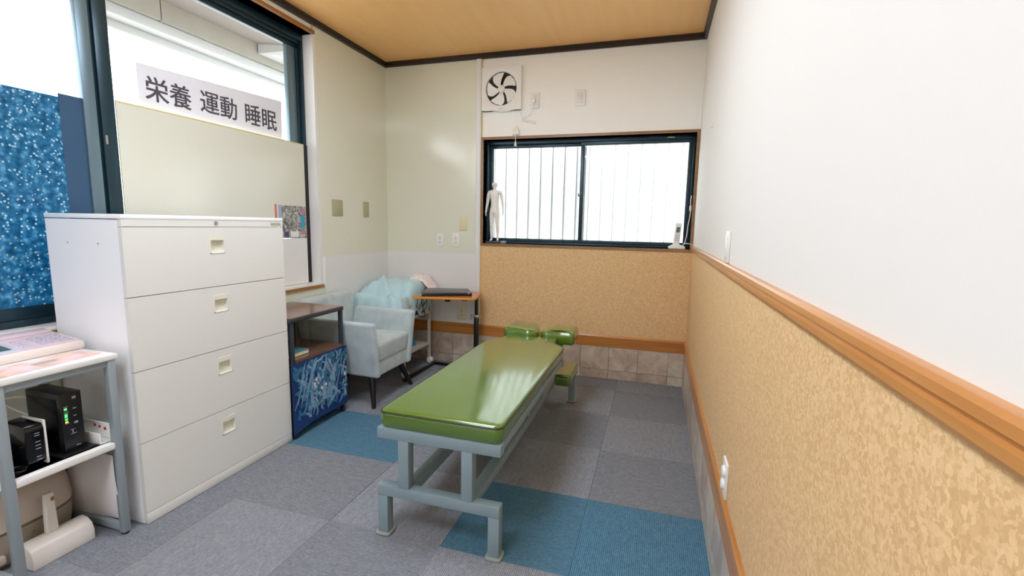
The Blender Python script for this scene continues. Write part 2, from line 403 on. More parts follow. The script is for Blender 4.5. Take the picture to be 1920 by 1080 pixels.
def tag(o, label=None, cat=None, group=None, kind=None):
    if label: o['label'] = label
    if cat: o['category'] = cat
    if group: o['group'] = group
    if kind: o['kind'] = kind
    return o
def thing(name, label, cat, loc, group=None):
    o = bpy.data.objects.new(name, None); COL.objects.link(o); o.location = loc; o.empty_display_size = 0.05
    return tag(o, label, cat, group)
def struct(p, name, mats, **k):
    return tag(build(p, name, mats, loc=(0, 0, 0), **k), kind='structure')
def rrect(x0, x1, y0, y1, r, n=5):
    pts = []
    for cx, cy, a0 in ((x1-r, y1-r, 0), (x0+r, y1-r, 90), (x0+r, y0+r, 180), (x1-r, y0+r, 270)):
        for i in range(n+1):
            a = math.radians(a0+90*i/n); pts.append((cx+r*math.cos(a), cy+r*math.sin(a)))
    return pts

# ================================================================== ROOM SHELL
T = 0.14
floor = struct(P().box(XL-T, XR+T, YF-T, YB+T, -0.12, -0.007), 'floor', M_slab)
ceiling = struct(P().box(XL-T, XR+T, YF-T, YB+T, ZC, ZC+0.1), 'ceiling', M_ceiling)

# carpet tiles, 50 cm
BLUE = {(0, 0), (1, 0), (3, 1), (4, 1)}
for ci, (x0, x1) in enumerate([(0, XR), (-0.5, 0), (-1, -0.5), (-1.5, -1), (-2, -1.5), (XL, -2)]):
    for rj in range(-8, 5):
        y0, y1 = max(rj*0.5, -4.0), min(rj*0.5+0.5, YB)
        if rj == -8: y0 = YF
        ystripe = (ci+rj) % 2 == 0
        if (ci, rj) in ((4, 1),): ystripe = False
        if (ci, rj) in ((3, 1),): ystripe = False
        if (ci, rj) == (3, 0) or (ci, rj) == (4, 0): ystripe = False
        if (ci, rj) in BLUE: mt = M_bY if ystripe else M_bX
        else: mt = M_gY if ystripe else M_gX
        g = 0.0006
        build(P().box(x0+g, x1-g, y0+g, y1-g, -0.007, 0.0 + random.uniform(-0.0004, 0.0004)), 'carpet_tile', mt, floor)

# right wall
wall_right = struct(P().box(XR, XR+T, YF-T, YB+T, -0.007, ZC), 'wall_right', M_white_wall)
build(P().box(XR-0.004, XR, YF, YB, 0.37, 1.066), 'cork_panel', M_cork, wall_right)
# back wall with window hole
HX0, HX1, HZ0, HZ1 = -1.185, 0.472, 1.072, 1.925
wb = P()
wb.box(XL-T, HX0, YB, YB+T, -0.007, ZC); wb.box(HX1, XR, YB, YB+T, -0.007, ZC)
wb.box(HX0, HX1, YB, YB+T, -0.007, HZ0); wb.box(HX0, HX1, YB, YB+T, HZ1, ZC)
wall_back = struct(wb, 'wall_back', M_cream_wall)
build(P().box(-1.20, XR-0.004, YB-0.004, YB, 0.36, 1.062), 'cork_panel', M_cork, wall_back)
build(P().box(XL, -1.245, YB-0.004, YB, 0.977, ZC-0.03), 'laminate_panel', M_laminate, wall_back)
build(P().box(XL, -1.245, YB-0.004, YB, 0.36, 0.977), 'wainscot_panel', M_wains, wall_back)
# left wall with window hole
WY0, WY1, WZ0, WZ1 = -1.35, 1.35, 0.77, 2.50
wl = P()
wl.box(XL-T, XL, YF-T, WY0, -0.007, ZC); wl.box(XL-T, XL, WY1, YB, -0.007, ZC)
wl.box(XL-T, XL, WY0, WY1, -0.007, WZ0); wl.box(XL-T, XL, WY0, WY1, WZ1, ZC)
wall_left = struct(wl, 'wall_left', M_cream_wall)
build(P().box(XL, XL+0.004, 1.372, YB-0.004, 0.977, ZC-0.03), 'laminate_panel', M_laminate, wall_left)
build(P().box(XL, XL+0.004, 1.40, YB-0.004, 0.36, 0.977), 'wainscot_panel', M_wains, wall_left)
build(P().box(XL, XL+0.004, YF, 1.40, 0.36, 0.752), 'laminate_panel', M_laminate, wall_left)
build(P().box(XL, XL+0.003, 1.352, 1.372, 0.78, ZC-0.03), 'edge_strip', M_wains, wall_left)
wall_front = struct(P().box(XL-T, XR+T, YF-T, YF, -0.007, ZC), 'wall_front', M_cream_wall)

# base tiles (23 cm) on back, right and left walls
def tile_run(parent, axis, a0, a1, first, fixed, sgn):
    t = first
    seams = []
    while t > a0: t -= 0.2285
    seams = [a0]
    t += 0.2285
    while t < a1-0.004: seams.append(t); t += 0.2285
    seams.append(a1)
    g = 0.0015
    for i in range(len(seams)-1):
        for z0, z1 in ((0.001, 0.0765), (0.0765, 0.268)):
            u0, u1 = seams[i]+g, seams[i+1]-g
            f0, f1 = sorted((fixed, fixed+sgn*(0.008+random.uniform(-0.0006, 0.0006))))
            p = P().box(u0, u1, f0, f1, z0+g, z1-g) if axis == 'X' else P().box(f0, f1, u0, u1, z0+g, z1-g)
            build(p, 'tile', M_tile, parent)
build(P().box(XL, XR, YB-0.003, YB, 0, 0.268), 'grout_bed', M_grout, wall_back)
tile_run(wall_back, 'X', XL+0.01, XR-0.009, -0.314, YB-0.003, -1)
build(P().box(XR-0.003, XR, YF, YB, 0, 0.268), 'grout_bed', M_grout, wall_right)
tile_run(wall_right, 'Y', YF, YB-0.012, 0.2, XR-0.003, -1)
build(P().box(XL, XL+0.003, YF, YB, 0, 0.268), 'grout_bed', M_grout, wall_left)
tile_run(wall_left, 'Y', 1.0, YB-0.012, 1.1, XL+0.003, 1)

# wooden base trims (profiled), chair rail
def prof_y(x, s, z0, z1, d):
    return [(x, z0), (x+s*d, z0), (x+s*d, z1-0.024), (x+s*(d+0.002), z1-0.022), (x+s*(d+0.002), z1-0.014), (x+s*d*0.5, z1), (x, z1)]
struct(P().prism(prof_y(YB, -1, 0.268, 0.363, 0.014), 'X', XL, XR), 'baseboard_back', M_trim_x)
struct(P().prism(prof_y(XR, -1, 0.266, 0.375, 0.014), 'Y', YF, YB-0.014), 'baseboard_right', M_trim)
struct(P().prism(prof_y(XL, 1, 0.268, 0.363, 0.014), 'Y', YF, YB-0.014), 'baseboard_left', M_trim)
rail = [(XR, 1.060), (XR-0.012, 1.060), (XR-0.015, 1.066), (XR-0.015, 1.076), (XR-0.010, 1.079), (XR-0.011, 1.083), (XR-0.016, 1.086), (XR-0.015, 1.096), (XR-0.010, 1.101), (XR, 1.103)]
struct(P().prism(rail, 'Y', YF, YB), 'trim_1', M_trim)
# ceiling mouldings
def crown(s, x): return [(x, ZC), (x+s*0.028, ZC), (x+s*0.028, ZC-0.014), (x+s*0.022, ZC-0.016), (x+s*0.022, ZC-0.034), (x+s*0.016, ZC-0.040), (x, ZC-0.040)]
struct(P().prism(crown(-1, YB), 'X', XL, XR), 'trim_2', M_dark_wood)
struct(P().prism(crown(1, XL), 'Y', YF, YB), 'trim_3', M_dark_wood)
struct(P().prism(crown(-1, XR), 'Y', YF, YB), 'trim_4', M_dark_wood)
# vertical edging strip where laminate meets cork, thin yellowed bead beside it
struct(P().prism([(-1.252, YB-0.004), (-1.25, YB-0.016), (-1.242, YB-0.02), (-1.214, YB-0.02), (-1.206, YB-0.016), (-1.204, YB-0.004)], 'Z', 0.363, ZC-0.04), 'trim_5', M_wains)
struct(P().box(-1.204, -1.199, YB-0.010, YB, 0.363, ZC-0.04), 'trim_6', M_yel)
struct(P().box(XL, XL+0.008, 1.345, 1.352, 2.525, ZC-0.04), 'trim_7', M_yel)

# ================================================================== BACK WINDOW
w1 = tag(build(P().box(-1.203, XR-0.002, YB-0.012, YB+0.075, 1.052, 1.072).box(-1.203, XR-0.002, YB-0.012, YB+0.075, 1.925, 1.945)
     .box(-1.203, -1.185, YB-0.012, YB+0.075, 1.072, 1.925).box(0.472, XR-0.002, YB-0.012, YB+0.075, 1.072, 1.925), 'window_1', M_winwood, loc=(0, 0, 0)), kind='structure')
yf = YB+0.07
build(P().box(-1.185, 0.472, yf, yf+0.06, 1.072, 1.090).box(-1.185, 0.472, yf, yf+0.06, 1.895, 1.925)
      .box(-1.185, -1.165, yf, yf+0.06, 1.09, 1.895).box(0.455, 0.472, yf, yf+0.06, 1.09, 1.895), 'frame', M_frame, w1, bevel=0.002)
def sash(x0, x1, y, gm):
    s = build(P().box(x0, x1, y, y+0.022, 1.09, 1.118).box(x0, x1, y, y+0.022, 1.868, 1.895)
              .box(x0, x0+0.03, y, y+0.022, 1.118, 1.868).box(x1-0.03, x1, y, y+0.022, 1.118, 1.868), 'sash', M_frame, w1, bevel=0.0015)
    build(P().box(x0+0.03, x1-0.03, y+0.009, y+0.013, 1.118, 1.868), 'pane', gm, s)
    return s
sash(-1.165, -0.345, yf+0.034, M_glass)
s2 = sash(-0.385, 0.455, yf+0.004, M_glass_f)
build(P().box(-0.380, -0.360, yf-0.012, yf+0.004, 1.44, 1.505).box(-0.392, -0.372, yf-0.016, yf-0.008, 1.468, 1.480).box(-0.394, -0.386, yf-0.016, yf-0.008, 1.468, 1.496), 'crescent_latch', M_frame, w1, bevel=0.002)
build(P().box(0.27, 0.32, yf-0.001, yf+0.004, 1.905, 1.912), 'maker_label', M_yel, w1)

# outside fence of white vertical boards behind the back window
fence = thing('board_fence', 'white translucent board fence outside the back window', 'fence', (-0.3, 2.66, -0.1))
x = -1.76 + 0.001
while x < 1.2:
    build(P().box(x+0.003, x+0.1045, 2.65, 2.656, -0.1, 2.25), 'board', M_slat, fence)
    build(P().box(x-0.010, x+0.016, 2.658, 2.668, -0.1, 2.25), 'backing_strip', M_gap, fence)
    x += 0.1078

# ================================================================== LEFT WINDOW
hp = P().box(XL-0.14, XL+0.022, WY0-0.02, 1.352, 2.50, 2.522)
w2 = tag(build(hp, 'window_2', M_winwood_l, loc=(0, 0, 0)), kind='structure')
build(P().box(XL-0.14, XL+0.012, WY0-0.02, 1.372, 0.770, 0.786), 'sill', M_board, w2, bevel=0.002)
build(P().box(XL, XL+0.016, WY0-0.02, 1.374, 0.750, 0.7695), 'sill_edge', M_winwood_l, w2)
build(P().box(XL-0.14, XL+0.006, 1.346, 1.3715, 0.786, 2.50), 'jamb', M_wains, w2)
build(P().box(XL-0.14, XL+0.006, WY0-0.02, WY0+0.004, 0.786, 2.50), 'jamb', M_wains, w2)
# frame outer
fx0, fx1 = -2.247, -2.185
fr = P()
fr.box(fx0, fx1, WY0, 1.346, 0.786, 0.815); fr.box(fx0, fx1, WY0, 1.346, 2.455, 2.50)
fr.box(fx0, fx1-0.012, WY0, 1.346, 2.435, 2.455); fr.box(fx0, fx1-0.03, WY0, 1.346, 2.405, 2.435)
fr.box(fx0, fx1, 1.325, 1.346, 0.815, 2.455); fr.box(fx0, fx1, WY0, WY0+0.03, 0.815, 2.455)
build(fr, 'frame', M_frame, w2, bevel=0.002)
# fixed right sash
r1 = build(P().box(-2.235, -2.205, 1.300, 1.325, 0.815, 2.405).box(-2.24, -2.212, 0.06, 1.325, 0.815, 0.84), 'sash', M_frame, w2, bevel=0.002)
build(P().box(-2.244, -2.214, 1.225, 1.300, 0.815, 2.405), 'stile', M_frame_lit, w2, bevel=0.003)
build(P().box(-2.226, -2.222, 0.09, 1.225, 0.84, 2.405), 'pane', M_glass, w2)
# meeting stiles
build(P().box(-2.225, -2.185, 0.044, 0.104, 0.815, 2.455), 'meeting_stile', M_frame, w2, bevel=0.003)
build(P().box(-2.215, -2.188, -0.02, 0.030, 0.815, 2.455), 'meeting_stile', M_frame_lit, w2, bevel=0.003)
build(P().box(-2.222, -2.2, 0.030, 0.044, 0.815, 2.455), 'glazing_bead', M_frame, w2)
# left sash
ls = build(P().box(-2.215, -2.19, WY0+0.03, -0.02, 0.815, 0.865).box(-2.215, -2.19, WY0+0.03, -0.02, 2.36, 2.405)
      .box(-2.215, -2.19, WY0+0.03, WY0+0.08, 0.865, 2.36), 'sash', M_frame, w2, bevel=0.003)
build(P().box(-2.205, -2.202, WY0+0.08, -0.02, 0.865, 2.36), 'pane', M_glass, ls)
build(P().box(-2.201, -2.1995, WY0+0.08, -0.105, 0.865, 1.727), 'pebbled_film', M_pebble, ls)
build(P().box(-2.201, -2.1985, -0.105, -0.02, 0.865, 1.742), 'slate_film', M_film, ls)
build(P().box(-2.187, -2.184, 0.052, 0.062, 1.56, 1.60), 'finger_pull', M_steel, w2)

# beige board closing the lower part of the right sash
bd = build(P().box(-2.1845, -2.179, 0.104, 1.308, 1.112, 1.758), 'covering_board', mat('beige_board', (214, 215, 200), 0.18, coat=0.2), None)
tag(bd, 'glossy beige board covering the lower part of the left window', 'board')
build(P().box(-2.185, -2.178, 0.104, 1.308, 1.7585, 1.764), 'tape_edge', M_yel, bd)
wbd = build(P().box(-2.1845, -2.179, 0.104, 1.308, 0.788, 1.110), 'covering_board', M_wains, None)
tag(wbd, 'plain white board at the bottom of the left window, below the poster', 'board')

build(P().box(-2.1848, -2.180, 1.3085, 1.3458, 0.788, 1.762), 'edge_seal', M_black, w2)

# poster
po = thing('poster', 'small grey printed poster with coloured strips, behind the filing cabinet', 'poster', (-2.178, 1.18, 1.11))
build(P().box(-2.1788, -2.1772, 1.075, 1.304, 1.112, 1.332), 'grey_sheet', M_poster, po)
pc = P()
M_pb = mat('print_blue', (90, 140, 176), 0.5); M_po = mat('print_orange', (214, 132, 108), 0.5); M_pl = mat('print_lilac', (160, 180, 208), 0.5)
M_pd = mat('print_navy', (60, 72, 104), 0.5); M_pp = mat('print_rose', (176, 130, 150), 0.5); M_pcy = mat('print_cyan', (56, 160, 190), 0.5)
def q(y0, y1, z0, z1, mi): pc.box(-2.1772, -2.1766, y0, y1, z0, z1, mi)
pc.box(-2.1788, -2.1772, 1.018, 1.038, 1.112, 1.338, 1); pc.box(-2.1788, -2.1772, 1.038, 1.045, 1.112, 1.336, 5); pc.box(-2.1788, -2.1772, 1.045, 1.075, 1.112, 1.334, 2)
q(1.252, 1.292, 1.18, 1.27, 6); q(1.252, 1.292, 1.135, 1.168, 4); q(1.258, 1.290, 1.272, 1.318, 4); q(1.222, 1.245, 1.225, 1.255, 2)
q(1.09, 1.135, 1.12, 1.155, 3); q(1.297, 1.303, 1.12, 1.325, 1); q(1.15, 1.225, 1.118, 1.158, 5)
build(pc, 'coloured_blocks', [M_pb, M_po, M_pl, M_pd, M_pp, M_paper, M_pcy], po)

# sign on the glass: 栄養 運動 睡眠
sg = thing('window_sign', 'white paper sign with dark Japanese lettering, stuck on the left window glass', 'sign', (-2.205, 0.69, 1.77))
build(P().hexa([(-2.2085, 0.232, 1.766), (-2.207, 0.232, 1.766), (-2.207, 1.142, 1.766), (-2.2085, 1.142, 1.766),
                (-2.2085, 0.228, 1.972), (-2.207, 0.228, 1.972), (-2.207, 1.15, 2.016), (-2.2085, 1.15, 2.016)]), 'sign_paper', M_signw, sg)
def text_obj(body, name, m, parent, size, loc, wid, hei, rot, ext=0.0006, off=0.0):
    cu = bpy.data.curves.new(name, 'FONT'); cu.body = body; cu.size = size; cu.extrude = ext; cu.offset = off
    tmp = bpy.data.objects.new(name+'_tmp', cu); COL.objects.link(tmp)
    bpy.context.view_layer.update()
    me = bpy.data.meshes.new_from_object(tmp.evaluated_get(bpy.context.evaluated_depsgraph_get()))
    bpy.data.objects.remove(tmp); bpy.data.curves.remove(cu)
    xs = [v.co.x for v in me.vertices]; ys = [v.co.y for v in me.vertices]
    if not xs: return None
    x0, x1, y0, y1 = min(xs), max(xs), min(ys), max(ys)
    base = wloc(parent)
    for v in me.vertices:
        u = (v.co.x-x0)/(x1-x0)*wid; h = (v.co.y-y0)/(y1-y0)*hei; d = v.co.z
        if rot == 'X': p = Vector((loc[0]+d, loc[1]+u, loc[2]+h))
        else: p = Vector((loc[0]+u, loc[1]-d, loc[2]+h))
        v.co = p - base
    me.materials.clear(); me.materials.append(m); me.name = name
    o = bpy.data.objects.new(name, me); COL.objects.link(o); o.parent = parent
    return o
for body, y0, y1, zb, zt in (('栄養', 0.262, 0.500, 1.808, 1.925), ('運動', 0.556, 0.790, 1.816, 1.935), ('睡眠', 0.852, 1.096, 1.812, 1.935)):
    tx = text_obj(body, 'lettering', M_ink, sg, 0.12, (-2.2062, y0, zb), y1-y0, zt-zb, 'X', 0.0003, 0.0)
    if tx:     # bolder strokes: the same outline three times, a hair apart
        bm = bmesh.new(); bm.from_mesh(tx.data)
        for dy, dz, dx in ((0.0022, 0, 0.0002), (0, 0.0018, 0.0004), (0.0022, 0.0018, 0.0006)):
            r_ = bmesh.ops.duplicate(bm, geom=[f for f in bm.faces if f.calc_center_median().x < 1e9][:len(tx.data.polygons)])
            bmesh.ops.translate(bm, vec=(dx, dy, dz), verts=[g for g in r_['geom'] if isinstance(g, bmesh.types.BMVert)])
        bm.to_mesh(tx.data); bm.free()

# ------------------------------------------------------------------ outside beyond the left window
struct(P().box(-40, 30, -30, 30, -0.25, -0.121), 'ground', M_ground)
can = thing('canopy', 'concrete edged canopy outside above the left window', 'canopy', (-3.0, 1.5, 2.6))
build(P().box(-3.5, XL-T-0.02, -3, 3.3, 2.888, 2.93), 'soffit', M_soffit, can)
for y0, y1 in ((-3.0, 1.364), (1.372, 3.6)):
    build(P().box(-3.62, -3.5, y0, y1, 2.737, 3.05), 'fascia_beam', M_concrete, can, bevel=0.004)
build(P().box(-3.66, -3.53, -0.4, 3.6, 2.66, 2.7365).box(-3.74, -3.64, 0.9, 3.6, 2.60, 2.665), 'gutter', M_gutter, can, bevel=0.01)
build(P().hexa([(-3.49, 2.28, 2.80), (-2.9, 2.60, 2.80), (-2.9, 3.1, 2.80), (-3.49, 3.1, 2.80), (-3.49, 2.28, 2.887), (-2.9, 2.5, 2.887), (-2.9, 3.1, 2.887), (-3.49, 3.1, 2.887)]), 'end_panel', M_gutter, can)
nb = thing('neighbour_house', 'pale neighbouring house wall with louvres across the street', 'house', (-7, 7, -0.12))
build(P().box(-9.5, -6.6, 6.4, 9, -0.12, 3.1), 'wall', M_outwall, nb)
for k in range(5):
    build(P().box(-6.6, -6.55, 6.45, 8.9, 1.9+k*0.16, 1.95+k*0.16), 'louvre', M_gap, nb)
build(P().box(-6.9, -6.5, 5.35, 6.15, 4.02, 4.14), 'awning', mat('mauve_awning', (112, 70, 92), 0.7), nb)

# ================================================================== CEILING LIGHTS (unseen, added to brighten the room)
for i, (lx, ly, lab) in enumerate([(-0.85, 0.15, 'nearest to the bench'), (-0.85, -1.55, 'in the middle of the row of three'), (-0.85, -3.2, 'farthest from the bench')]):
    t = thing('fill_light_panel', 'added unseen flat square white ceiling light panel, the one ' + lab, 'light', (lx, ly, ZC), 'added ceiling light panels')
    build(P().box(lx-0.36, lx+0.36, ly-0.36, ly+0.36, ZC-0.04, ZC), 'housing', M_plas, t, bevel=0.006)
    build(P().box(lx-0.33, lx+0.33, ly-0.33, ly+0.33, ZC-0.052, ZC-0.0405), 'diffuser', M_fill_lamp, t)

# ================================================================== GREEN MASSAGE BENCH
bn = thing('massage_bench', 'green vinyl massage bench on a blue grey steel frame', 'bench', (-0.5, 0.6, 0.0))
BX0, BX1, BY0 = -0.762, -0.257, -0.005
def rounded(poly, rads, n=5):
    out = []
    k = len(poly)
    for i in range(k):
        p0, p, p1 = Vector(poly[i-1]), Vector(poly[i]), Vector(poly[(i+1) % k]); r = rads[i]
        if r <= 0: out.append(tuple(p)); continue
        a = p+(p0-p).normalized()*r; b = p+(p1-p).normalized()*r
        for j in range(n+1):
            t = j/n; out.append(tuple((1-t)**2*a+2*t*(1-t)*p+t*t*b))
    return out
outl = [(BX0+0.004, BY0+0.006), (BX1-0.002, BY0+0.006), (BX1-0.002, 1.19), (-0.335, 1.275), (-0.345, 1.42), (-0.43, 1.40), (-0.505, 1.375), (-0.58, 1.40), (-0.67, 1.42), (-0.685, 1.275), (BX0+0.004, 1.19)]
rad = [0.035, 0.035, 0.03, 0.05, 0.03, 0.02, 0.03, 0.02, 0.03, 0.05, 0.03]
out_r = rounded(outl, rad)
def cushion(poly, z0, z1, dome=0.008, soft=False):
    """outline prism: straight side, rounded shoulder, slightly domed top"""
    c = Vector((sum(p[0] for p in poly)/len(poly), sum(p[1] for p in poly)/len(poly)))
    k = len(poly); p_ = P()
    def ring(off, z):
        r_ = []
        for i in range(k):
            a, b, d = Vector(poly[i-1]), Vector(poly[i]), Vector(poly[(i+1) % k])
            e = (d-a).normalized(); nrm = Vector((e.y, -e.x))
            r_.append((b.x-nrm.x*off, b.y-nrm.y*off, z))
        return r_
    rings = [ring(0.006, z0), ring(0.0, z0+0.01), ring(-0.002, (z0+z1)/2), ring(0.0, z1-0.01), ring(0.004, z1-0.004), ring(0.009, z1-0.001), ring(0.015, z1)]
    if soft: rings = [ring(0.010, z0), ring(0.002, z0+0.008), ring(0.0, z0+0.02), ring(0.0, z1-0.030), ring(0.003, z1-0.018), ring(0.010, z1-0.008), ring(0.020, z1-0.002), ring(0.030, z1)]
    vs_ = [v for r_ in rings for v in r_]
    fs = [tuple(range(k-1, -1, -1))]
    for i in range(len(rings)-1):
        for j in range(k): fs.append((i*k+j, i*k+(j+1) % k, (i+1)*k+(j+1) % k, (i+1)*k+j))
    fs.append(tuple(range((len(rings)-1)*k, len(rings)*k)))
    p_._add(vs_, fs, 0); return p_
cu = build(cushion(out_r, 0.4465, 0.516), 'cushion', M_green, bn, smooth=True)
build(P().tube([(a, b, 0.5065) for a, b in out_r], 0.0040, 6, True), 'piping', M_green_side, cu, smooth=True)
def side_poly(poly): return poly
# end frames
def end_frame(y0, y1, z_top=0.446, rear=False):
    if not rear: build(P().box(BX0, BX1, y0, y1, 0.404, z_top), 'top_rail', M_bench, bn, bevel=0.002)
    for x0 in (() if rear else (-0.672, -0.410)): build(P().box(x0, x0+0.044, y0, y1, 0.210, 0.404), 'upright', M_bench, bn, bevel=0.0015)
    build(P().box(BX0-0.004, BX1-0.002, y0, y1, 0.166, 0.210), 'cross_bar', M_bench, bn, bevel=0.003)
    for x0 in (BX0-0.004, BX1-0.046):
        lg = build(P().box(x0, x0+0.044, y0, y1, 0.006, 0.166), 'leg', M_bench, bn, bevel=0.002)
        build(P().prism(rrect(x0-0.01, x0+0.054, y0-0.012, y1+0.012, 0.015), 'Z', 0.0005, 0.010), 'foot_pad', M_foot, lg, bevel=0.003)
end_frame(BY0, BY0+0.042); end_frame(1.648, 1.690, rear=True)
build(P().box(BX0, BX1, 1.14, 1.182, 0.404, 0.446), 'top_rail', M_bench, bn, bevel=0.002)
for x0 in (BX0+0.002, BX1-0.044):
    build(P().box(x0, x0+0.042, BY0+0.042, 1.14, 0.414, 0.446), 'side_rail', M_bench, bn, bevel=0.002)
for x0 in (-0.672, -0.410):
    build(P().box(x0, x0+0.044, BY0+0.042, 1.648, 0.166, 0.210), 'lower_rail', M_bench, bn, bevel=0.002)
    build(P().box(x0, x0+0.040, 0.80, 0.84, 0.210, 0.4455), 'upright', M_bench, bn, bevel=0.002)
    build(P().box(x0, x0+0.040, 1.142, 1.180, 0.210, 0.404), 'upright', M_bench, bn, bevel=0.002)
build(P().box(-0.723, -0.271, 0.80, 0.84, 0.404, 0.4455), 'middle_bar', M_bench, bn, bevel=0.002)
# end struts carrying arm pads and head pads
for x0, x1 in ((-0.785, -0.675), (-0.345, -0.2415)):
    build(cushion(rrect(x0, x1, 1.355, 1.675, 0.02), 0.2125, 0.285, 0.004), 'arm_pad', M_green, bn, smooth=True)
build(P().box(-0.70, -0.32, 1.48, 1.52, 0.44, 0.466).box(-0.62, -0.58, 1.182, 1.50, 0.42, 0.445).box(-0.42, -0.38, 1.182, 1.50, 0.42, 0.445), 'head_bracket', M_bench, bn, bevel=0.002)
hl = [(-0.722, 1.43), (-0.64, 1.42), (-0.54, 1.385), (-0.478, 1.42), (-0.484, 1.52), (-0.52, 1.66), (-0.72, 1.685)]
hr = [(-0.238, 1.42), (-0.238, 1.655), (-0.41, 1.68), (-0.457, 1.53), (-0.466, 1.44), (-0.42, 1.39), (-0.34, 1.425)]
for pts, rr in ((hl, [0.035, 0.03, 0.03, 0.022, 0.03, 0.045, 0.05]), (hr, [0.035, 0.05, 0.045, 0.03, 0.018, 0.018, 0.03])):
    build(cushion(rounded(pts, rr, 5), 0.4665, 0.553, 0.004, True), 'head_pad', M_green, bn, smooth=True)

# ================================================================== FILING CABINET
CX, CY0, CY1, CH = -1.669, -0.256, 0.533, 1.243
fc = thing('filing_cabinet', 'tall white four-drawer filing cabinet', 'cabinet', (-1.88, 0.14, 0))
build(P().box(XL+0.02, CX-0.019, CY0, CY0+0.018, 0.002, 1.222).box(XL+0.02, CX-0.019, CY1-0.018, CY1, 0.002, 1.222).box(XL+0.02, XL+0.03, CY0+0.018, CY1-0.018, 0.002, 1.222)
      .box(XL+0.03, CX-0.02, CY0+0.018, CY1-0.018, 0.04, 0.05), 'body', M_cab_side, fc)
build(P().box(XL+0.018, CX+0.002, CY0-0.002, CY1+0.002, 1.2255, CH), 'top', M_cab_side, fc, bevel=0.003)
build(P().box(CX-0.06, CX-0.019, CY0+0.02, CY1-0.02, 0.05, 1.224), 'inner_frame', M_seam, fc)
build(P().box(CX-0.018, CX, CY0, CY1, 0.002, 0.047), 'plinth', M_cab, fc, bevel=0.0015)
ft = build(P().box(CX-0.018, CX, CY0, CY1, 1.2185, 1.2245), 'top_fascia', M_cab, fc)
zs = [(0.0495, 0.341), (0.344, 0.633), (0.636, 0.926), (0.929, 1.195)]
def drawer(z0, z1):
    yc0, yc1 = 0.106, 0.172; zc = z1 - 0.018 - 0.06; hz0, hz1 = zc-0.036+0.0, zc+0.036
    p = P()
    # front with a square hole
    p.box(CX-0.018, CX, CY0, yc0, z0, z1); p.box(CX-0.018, CX, yc1, CY1, z0, z1)
    p.box(CX-0.018, CX, yc0, yc1, z0, hz0); p.box(CX-0.018, CX, yc0, yc1, hz1, z1)
    d = build(p, 'drawer', M_cab, fc, bevel=0.0)
    h = build(P().box(CX-0.019, CX-0.0165, yc0, yc1, hz0, hz1).prism([(CX+0.0015, hz1+0.004), (CX+0.0015, hz1-0.016), (CX-0.016, hz1-0.020), (CX-0.016, hz1+0.004)], 'Y', yc0, yc1)
              .box(CX, CX+0.0015, yc0-0.004, yc0, hz0-0.004, hz1+0.004).box(CX, CX+0.0015, yc1, yc1+0.004, hz0-0.004, hz1+0.004).box(CX, CX+0.0015, yc0-0.004, yc1+0.004, hz0-0.004, hz0), 'handle', M_handle_in, d)
for z0, z1 in zs: drawer(z0, z1)
ft2 = build(P().box(CX-0.018, CX, CY0, CY1, 1.197, 1.2185), 'top_fascia', M_cab, fc)
build(P().cyl((CX-0.001, 0.138, 1.2135), (CX+0.003, 0.138, 1.2135), 0.009, n=16), 'lock', M_steel, fc, smooth=True)
build(P().box(CX, CX+0.0006, 0.452, 0.520, 1.2035, 1.2185, 0).poly([(CX+0.0009, 0.455, 1.205), (CX+0.0009, 0.471, 1.205), (CX+0.0009, 0.463, 1.217)], 1)
      .box(CX+0.0006, CX+0.0009, 0.474, 0.516, 1.206, 1.2085, 0).box(CX+0.0006, CX+0.0009, 0.474, 0.516, 1.213, 1.2155, 0), 'maker_badge', [mat('badge_grey', (176, 180, 160), 0.5), mat('badge_green', (170, 184, 60), 0.5)], fc)
for yy in (-2.0,):
    pass
for xx in (-1.97, -1.80):
    build(P().cyl((xx, CY0-0.0005, 1.13), (xx, CY0+0.002, 1.13), 0.003, n=10), 'screw_hole', M_seam, fc)

# ================================================================== SIDE TABLE WITH BLUE CLOTH
st = thing('side_table', 'dark side table with walnut top and blue leaf-print cloth front', 'table', (-1.85, 0.77, 0))
SX0, SX1, SY0, SY1 = -2.06, -1.655, 0.537, 1.008
build(P().prism(rrect(SX0, SX1+0.002, SY0-0.002, SY1+0.002, 0.02), 'Z', 0.672, 0.6955), 'table_top', M_dkmetal, st, bevel=0.003)
build(P().prism(rrect(SX0+0.004, SX1-0.004, SY0+0.004, SY1-0.004, 0.018), 'Z', 0.6955, 0.6985), 'top_veneer', M_walnut, st)
for lx in (SX0+0.004, SX1-0.026):
    for ly in (SY0+0.012, SY1-0.034):
        build(P().box(lx, lx+0.022, ly, ly+0.022, 0.0005, 0.672), 'leg', M_dkmetal, st, bevel=0.002)
build(P().box(SX0+0.026, SX1-0.027, SY0+0.012, SY1-0.012, 0.440, 0.458).box(SX1-0.027, SX1-0.001, SY0+0.036, SY1-0.036, 0.440, 0.458), 'shelf', M_walnut, st)
build(P().box(SX0+0.03, SX1-0.03, SY0+0.04, SY1-0.04, 0.06, 0.075).box(SX0+0.02, SX0+0.028, SY0+0.036, SY1-0.036, 0.075, 0.44), 'lower_box', M_dkmetal, st)
